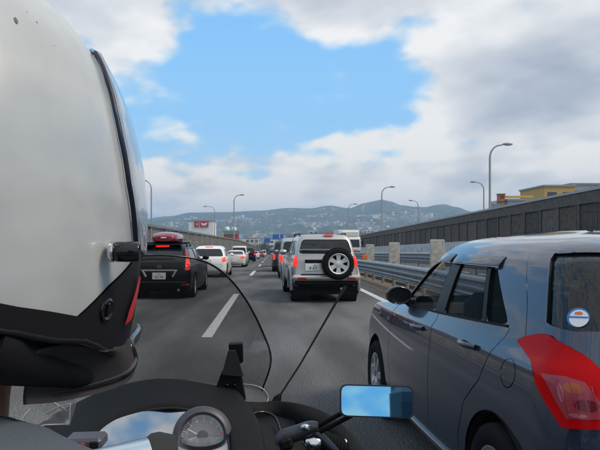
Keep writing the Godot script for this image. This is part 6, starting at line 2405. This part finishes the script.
func build_helmet(man: Node3D) -> void:
	var root := Node3D.new()
	named(root, "helmet", man)
	var f: Callable = helmet_skin
	var mid := HELMET
	var opening := both_sides([0, 46, 30, 46, 56, 44.5, 67, 41, 75, 31.5, 78.5, 23.5, 79.5, 17.5, 78.8, 7.5, 75.5, -1, 73, -7.5, 60, -9, 30, -11, 0, -11.5])
	var chin := both_sides([0, -11.5, 30, -11, 60, -9, 73, -7.5, 74.5, -10.5, 87, -15, 93, -18, 99, -21, 101, -26, 92, -29, 73, -34, 40, -36, 0, -37])
	var trims := []
	for s in [1.0, -1.0]:
		var t := PackedVector2Array()
		for q in [[99, -20.9], [107.5, -19], [115, -17.5], [121, -16], [150, -15], [180, -15], [180, -21], [150, -21], [121, -21.5], [112, -23.5], [101, -26]]:
			t.append(Vector2(q[0] * s, q[1]))
		trims.append(t)
	var shell := Shape.new()
	var cut := Vector2(3.0, 3.0)
	shell.patch(PackedVector2Array([Vector2(-180, -21), Vector2(180, -21), Vector2(180, 89.5), Vector2(-180, 89.5)]), [opening, chin, trims[0], trims[1]], f, cut, 0.0, mid)
	part("shell", shell.mesh(), mats.helmet_white, root)
	var liner := Shape.new()
	liner.patch(PackedVector2Array([Vector2(-180, -20), Vector2(180, -20), Vector2(180, 89.5), Vector2(-180, 89.5)]), [opening], f, Vector2(6, 6), -0.022, mid)
	part("liner", liner.mesh(), mats.black_plastic, root)
	var cs := Shape.new()
	cs.patch(chin, [], f, cut, 0.0015, mid)
	part("chin_bar", cs.mesh(), mats.chin_black, root)
	for t in trims:
		var ts := Shape.new()
		ts.patch(t, [], f, cut, 0.0015, mid)
		part("rim_trim", ts.mesh(), mats.chin_black, root)
	var low := []
	for k in 73:
		var tt := k * 5.0 - 180.0
		var b := absf(tt)
		var ph := -37.0 + 3.0 * smoothstep(0.0, 73.0, b) + 8.0 * smoothstep(73.0, 101.0, b) + 5.0 * smoothstep(99.0, 124.0, b)
		low.append(f.call(Vector2(tt, ph)))
	part("rim_roll", tubed(low, [0.0020], 10), mats.chin_black, root)
	# stone chips in the white
	var chips := Shape.new()
	for q in [[110, 37, 1.0], [104.6, 41.4, 0.22], [102.2, 39.4, 0.28], [99.0, 34.2, 0.18], [121, 12, 0.16]]:
		var poly := PackedVector2Array()
		for j in 7:
			var a := TAU * j / 7.0
			var rr: float = (0.7 + 0.35 * sin(j * 5.3 + q[0])) * q[2]
			poly.append(Vector2(q[0] + cos(a) * rr * 0.8, q[1] + sin(a) * rr * 1.25))
		chips.patch(poly, [], f, Vector2(3, 3), 0.0003, mid)
	part("paint_chip", chips.mesh(), mats.chip_brown, root).set_meta("kind", "stuff")
	# visor: a thin clear lens over the opening with a dark blue rubber edge
	var lens := PackedVector2Array()
	for p in opening:
		lens.append(Vector2(p.x * 0.995, 17.0 + (p.y - 17.0) * 0.985))
	var vs := Shape.new()
	vs.patch(lens, [], f, cut, 0.0050, mid)
	vs.patch(lens, [], f, cut, 0.0028, mid)
	vs.rim(lens, f, 0.0050, 0.0028, mid)
	var visor := part("visor", vs.mesh(), mats.visor_lens, root)
	var bead := []
	for k in opening.size() + 1:
		var p := opening[k % opening.size()]
		var q := opening[(k + 1) % opening.size()]
		for j in 4:
			var w: Array = Shape.at_surface(f, p.lerp(q, j / 4.0), Vector2(1, 1), 0.0022, mid)
			bead.append(w[0])
	part("visor_seal", tubed(bead, [0.0016], 8), mats.seal_navy, visor)
	# knob at the visor's pivot, with a metal ring at its foot
	var at: Vector3 = f.call(Vector2(89.0, -8.0))
	var ax := Vector3(1.0, 0.0, -0.10).normalized()
	var kf := Transform3D(Basis(Vector3.UP, ax, Vector3.UP.cross(ax)).orthonormalized(), at + Vector3(0.0035, 0.0005, 0.004))
	var kn := Shape.new()
	kn.lathe([Vector2(0.0045, 0.001), Vector2(0.0056, 0.0025), Vector2(0.0056, 0.0135), Vector2(0.0050, 0.0150), Vector2(0.0040, 0.0152)], kf, 24)
	var knob := part("pivot_knob", kn.mesh(), mats.gloss_black, root)
	var kr := Shape.new()
	kr.lathe([Vector2(0.0050, -0.0015), Vector2(0.0058, -0.0005), Vector2(0.0058, 0.0012), Vector2(0.0045, 0.0016)], kf, 24)
	part("metal_ring", kr.mesh(), mats.chrome, knob)
	var ke := Shape.new()
	ke.lathe([Vector2(0.0040, 0.0153), Vector2(0.0036, 0.0145), Vector2(0.0, 0.0145)], kf, 20)
	part("knob_end", ke.mesh(), mats.mount_grey, knob)
	# big-headed screw and red reflector on the chin bar
	var sw: Array = Shape.at_surface(f, Vector2(88.5, -20.5), Vector2(1, 1), 0.0015, mid)
	var n: Vector3 = sw[1]
	var sf := Transform3D(Basis(n.cross(Vector3.UP).normalized(), n, n.cross(n.cross(Vector3.UP)).normalized()), sw[0])
	var sc := Shape.new()
	sc.lathe([Vector2(0.0068, 0.0), Vector2(0.0066, 0.0012), Vector2(0.0054, 0.0018), Vector2(0.0042, 0.0006), Vector2(0.0, 0.0008)], sf, 24)
	sc.box(sw[0] + n * 0.0012, Vector3(0.0018, 0.0075, 0.0012), 0.0002, sf.basis * Basis(Vector3.RIGHT, PI / 2))
	part("side_screw", sc.mesh(), mats.gloss_black, root)
	for s in [1.0, -1.0]:
		var red := PackedVector2Array()
		for q in [[66.5, -14.5], [68.0, -17.5], [72.0, -24.5], [77.5, -25.5], [76.0, -22.0], [71.5, -17.0], [69.5, -14.0]]:
			red.append(Vector2(q[0] * s, q[1]))
		var rs := Shape.new()
		rs.patch(red, [], f, Vector2(2, 2), 0.0035, mid)
		rs.rim(red, f, 0.0035, 0.001, mid)
		part("red_reflector", rs.mesh(), mats.helmet_red, root)
	# chin skirt: a soft grey ledge with a glossy black edge that runs round under the face
	var inner := [Vector3(-0.095, 1.362, -0.385), Vector3(-0.094, 1.358, -0.375), Vector3(-0.094, 1.358, -0.355), Vector3(-0.101, 1.364, -0.335), Vector3(-0.109, 1.366, -0.320), Vector3(-0.116, 1.366, -0.305)]
	var outer := [Vector3(-0.096, 1.352, -0.420), Vector3(-0.093, 1.341, -0.420), Vector3(-0.093, 1.336, -0.400), Vector3(-0.103, 1.335, -0.375), Vector3(-0.119, 1.336, -0.350), Vector3(-0.127, 1.342, -0.320)]
	var a := deg_to_rad(HELMET_YAW)
	var fwd := Vector3(sin(a), 0, -cos(a))
	var right := Vector3(cos(a), 0, sin(a))
	for row in [inner, outer]:
		row.reverse()
		var y: float = row[-1].y - HELMET.y
		var d: float = 0.128 if row == inner else 0.160
		row.append(HELMET + fwd * (d * 0.93) + right * 0.062 + Vector3.UP * y)
		row.append(HELMET + fwd * d + Vector3.UP * y)
		for k in range(6, -1, -1):
			var rel: Vector3 = row[k] - HELMET
			row.append(row[k] - right * (2.0 * rel.dot(right)))
	var sk := Shape.new()
	sk.skin([inner, between(inner, outer, 0.5, 0.0045), outer, moved(outer, Vector3(0, -0.006, 0))], 4, 4, 0.002, Vector3.UP)
	part("chin_skirt", sk.mesh(), mats.skirt_grey, root)
	var taper := []
	for k in 71:
		taper.append(0.0034 * sqrt(sin(PI * (k + 0.6) / 71.2)))
	# dark cloth that closes the gap between the shell's rim and the neck
	var curtain := []
	for q in [[1.0, 0.0], [0.93, 0.012], [0.84, 0.020], [0.76, 0.028]]:
		var row := []
		for k in 37:
			var rim: Vector3 = f.call(Vector2(k * 10.0 - 180.0, -22.0)) - HELMET
			row.append(HELMET + Vector3(rim.x * q[0] * 0.97, rim.y - q[1], rim.z * q[0] * 0.97))
		curtain.append(row)
	var cu := Shape.new()
	cu.skin(curtain, 1, 3, 0.003, Vector3(0, -1, 0))
	part("neck_curtain", cu.mesh(), mats.black_plastic, root)
	part("skirt_edge", tubed(Shape.curve(outer, 5), taper, 10), mats.gloss_black, root)
	part("neck_roll", tubed(Shape.curve([Vector3(-0.136, 1.373, -0.290), Vector3(-0.131, 1.366, -0.300), Vector3(-0.122, 1.353, -0.335), Vector3(-0.113, 1.344, -0.360), Vector3(-0.109, 1.339, -0.370)], 4), [0.016, 0.016, 0.016, 0.016, 0.015, 0.014, 0.013, 0.012, 0.011, 0.010, 0.010, 0.009, 0.009, 0.008, 0.007, 0.006, 0.004], 14), mats.black_plastic, root)
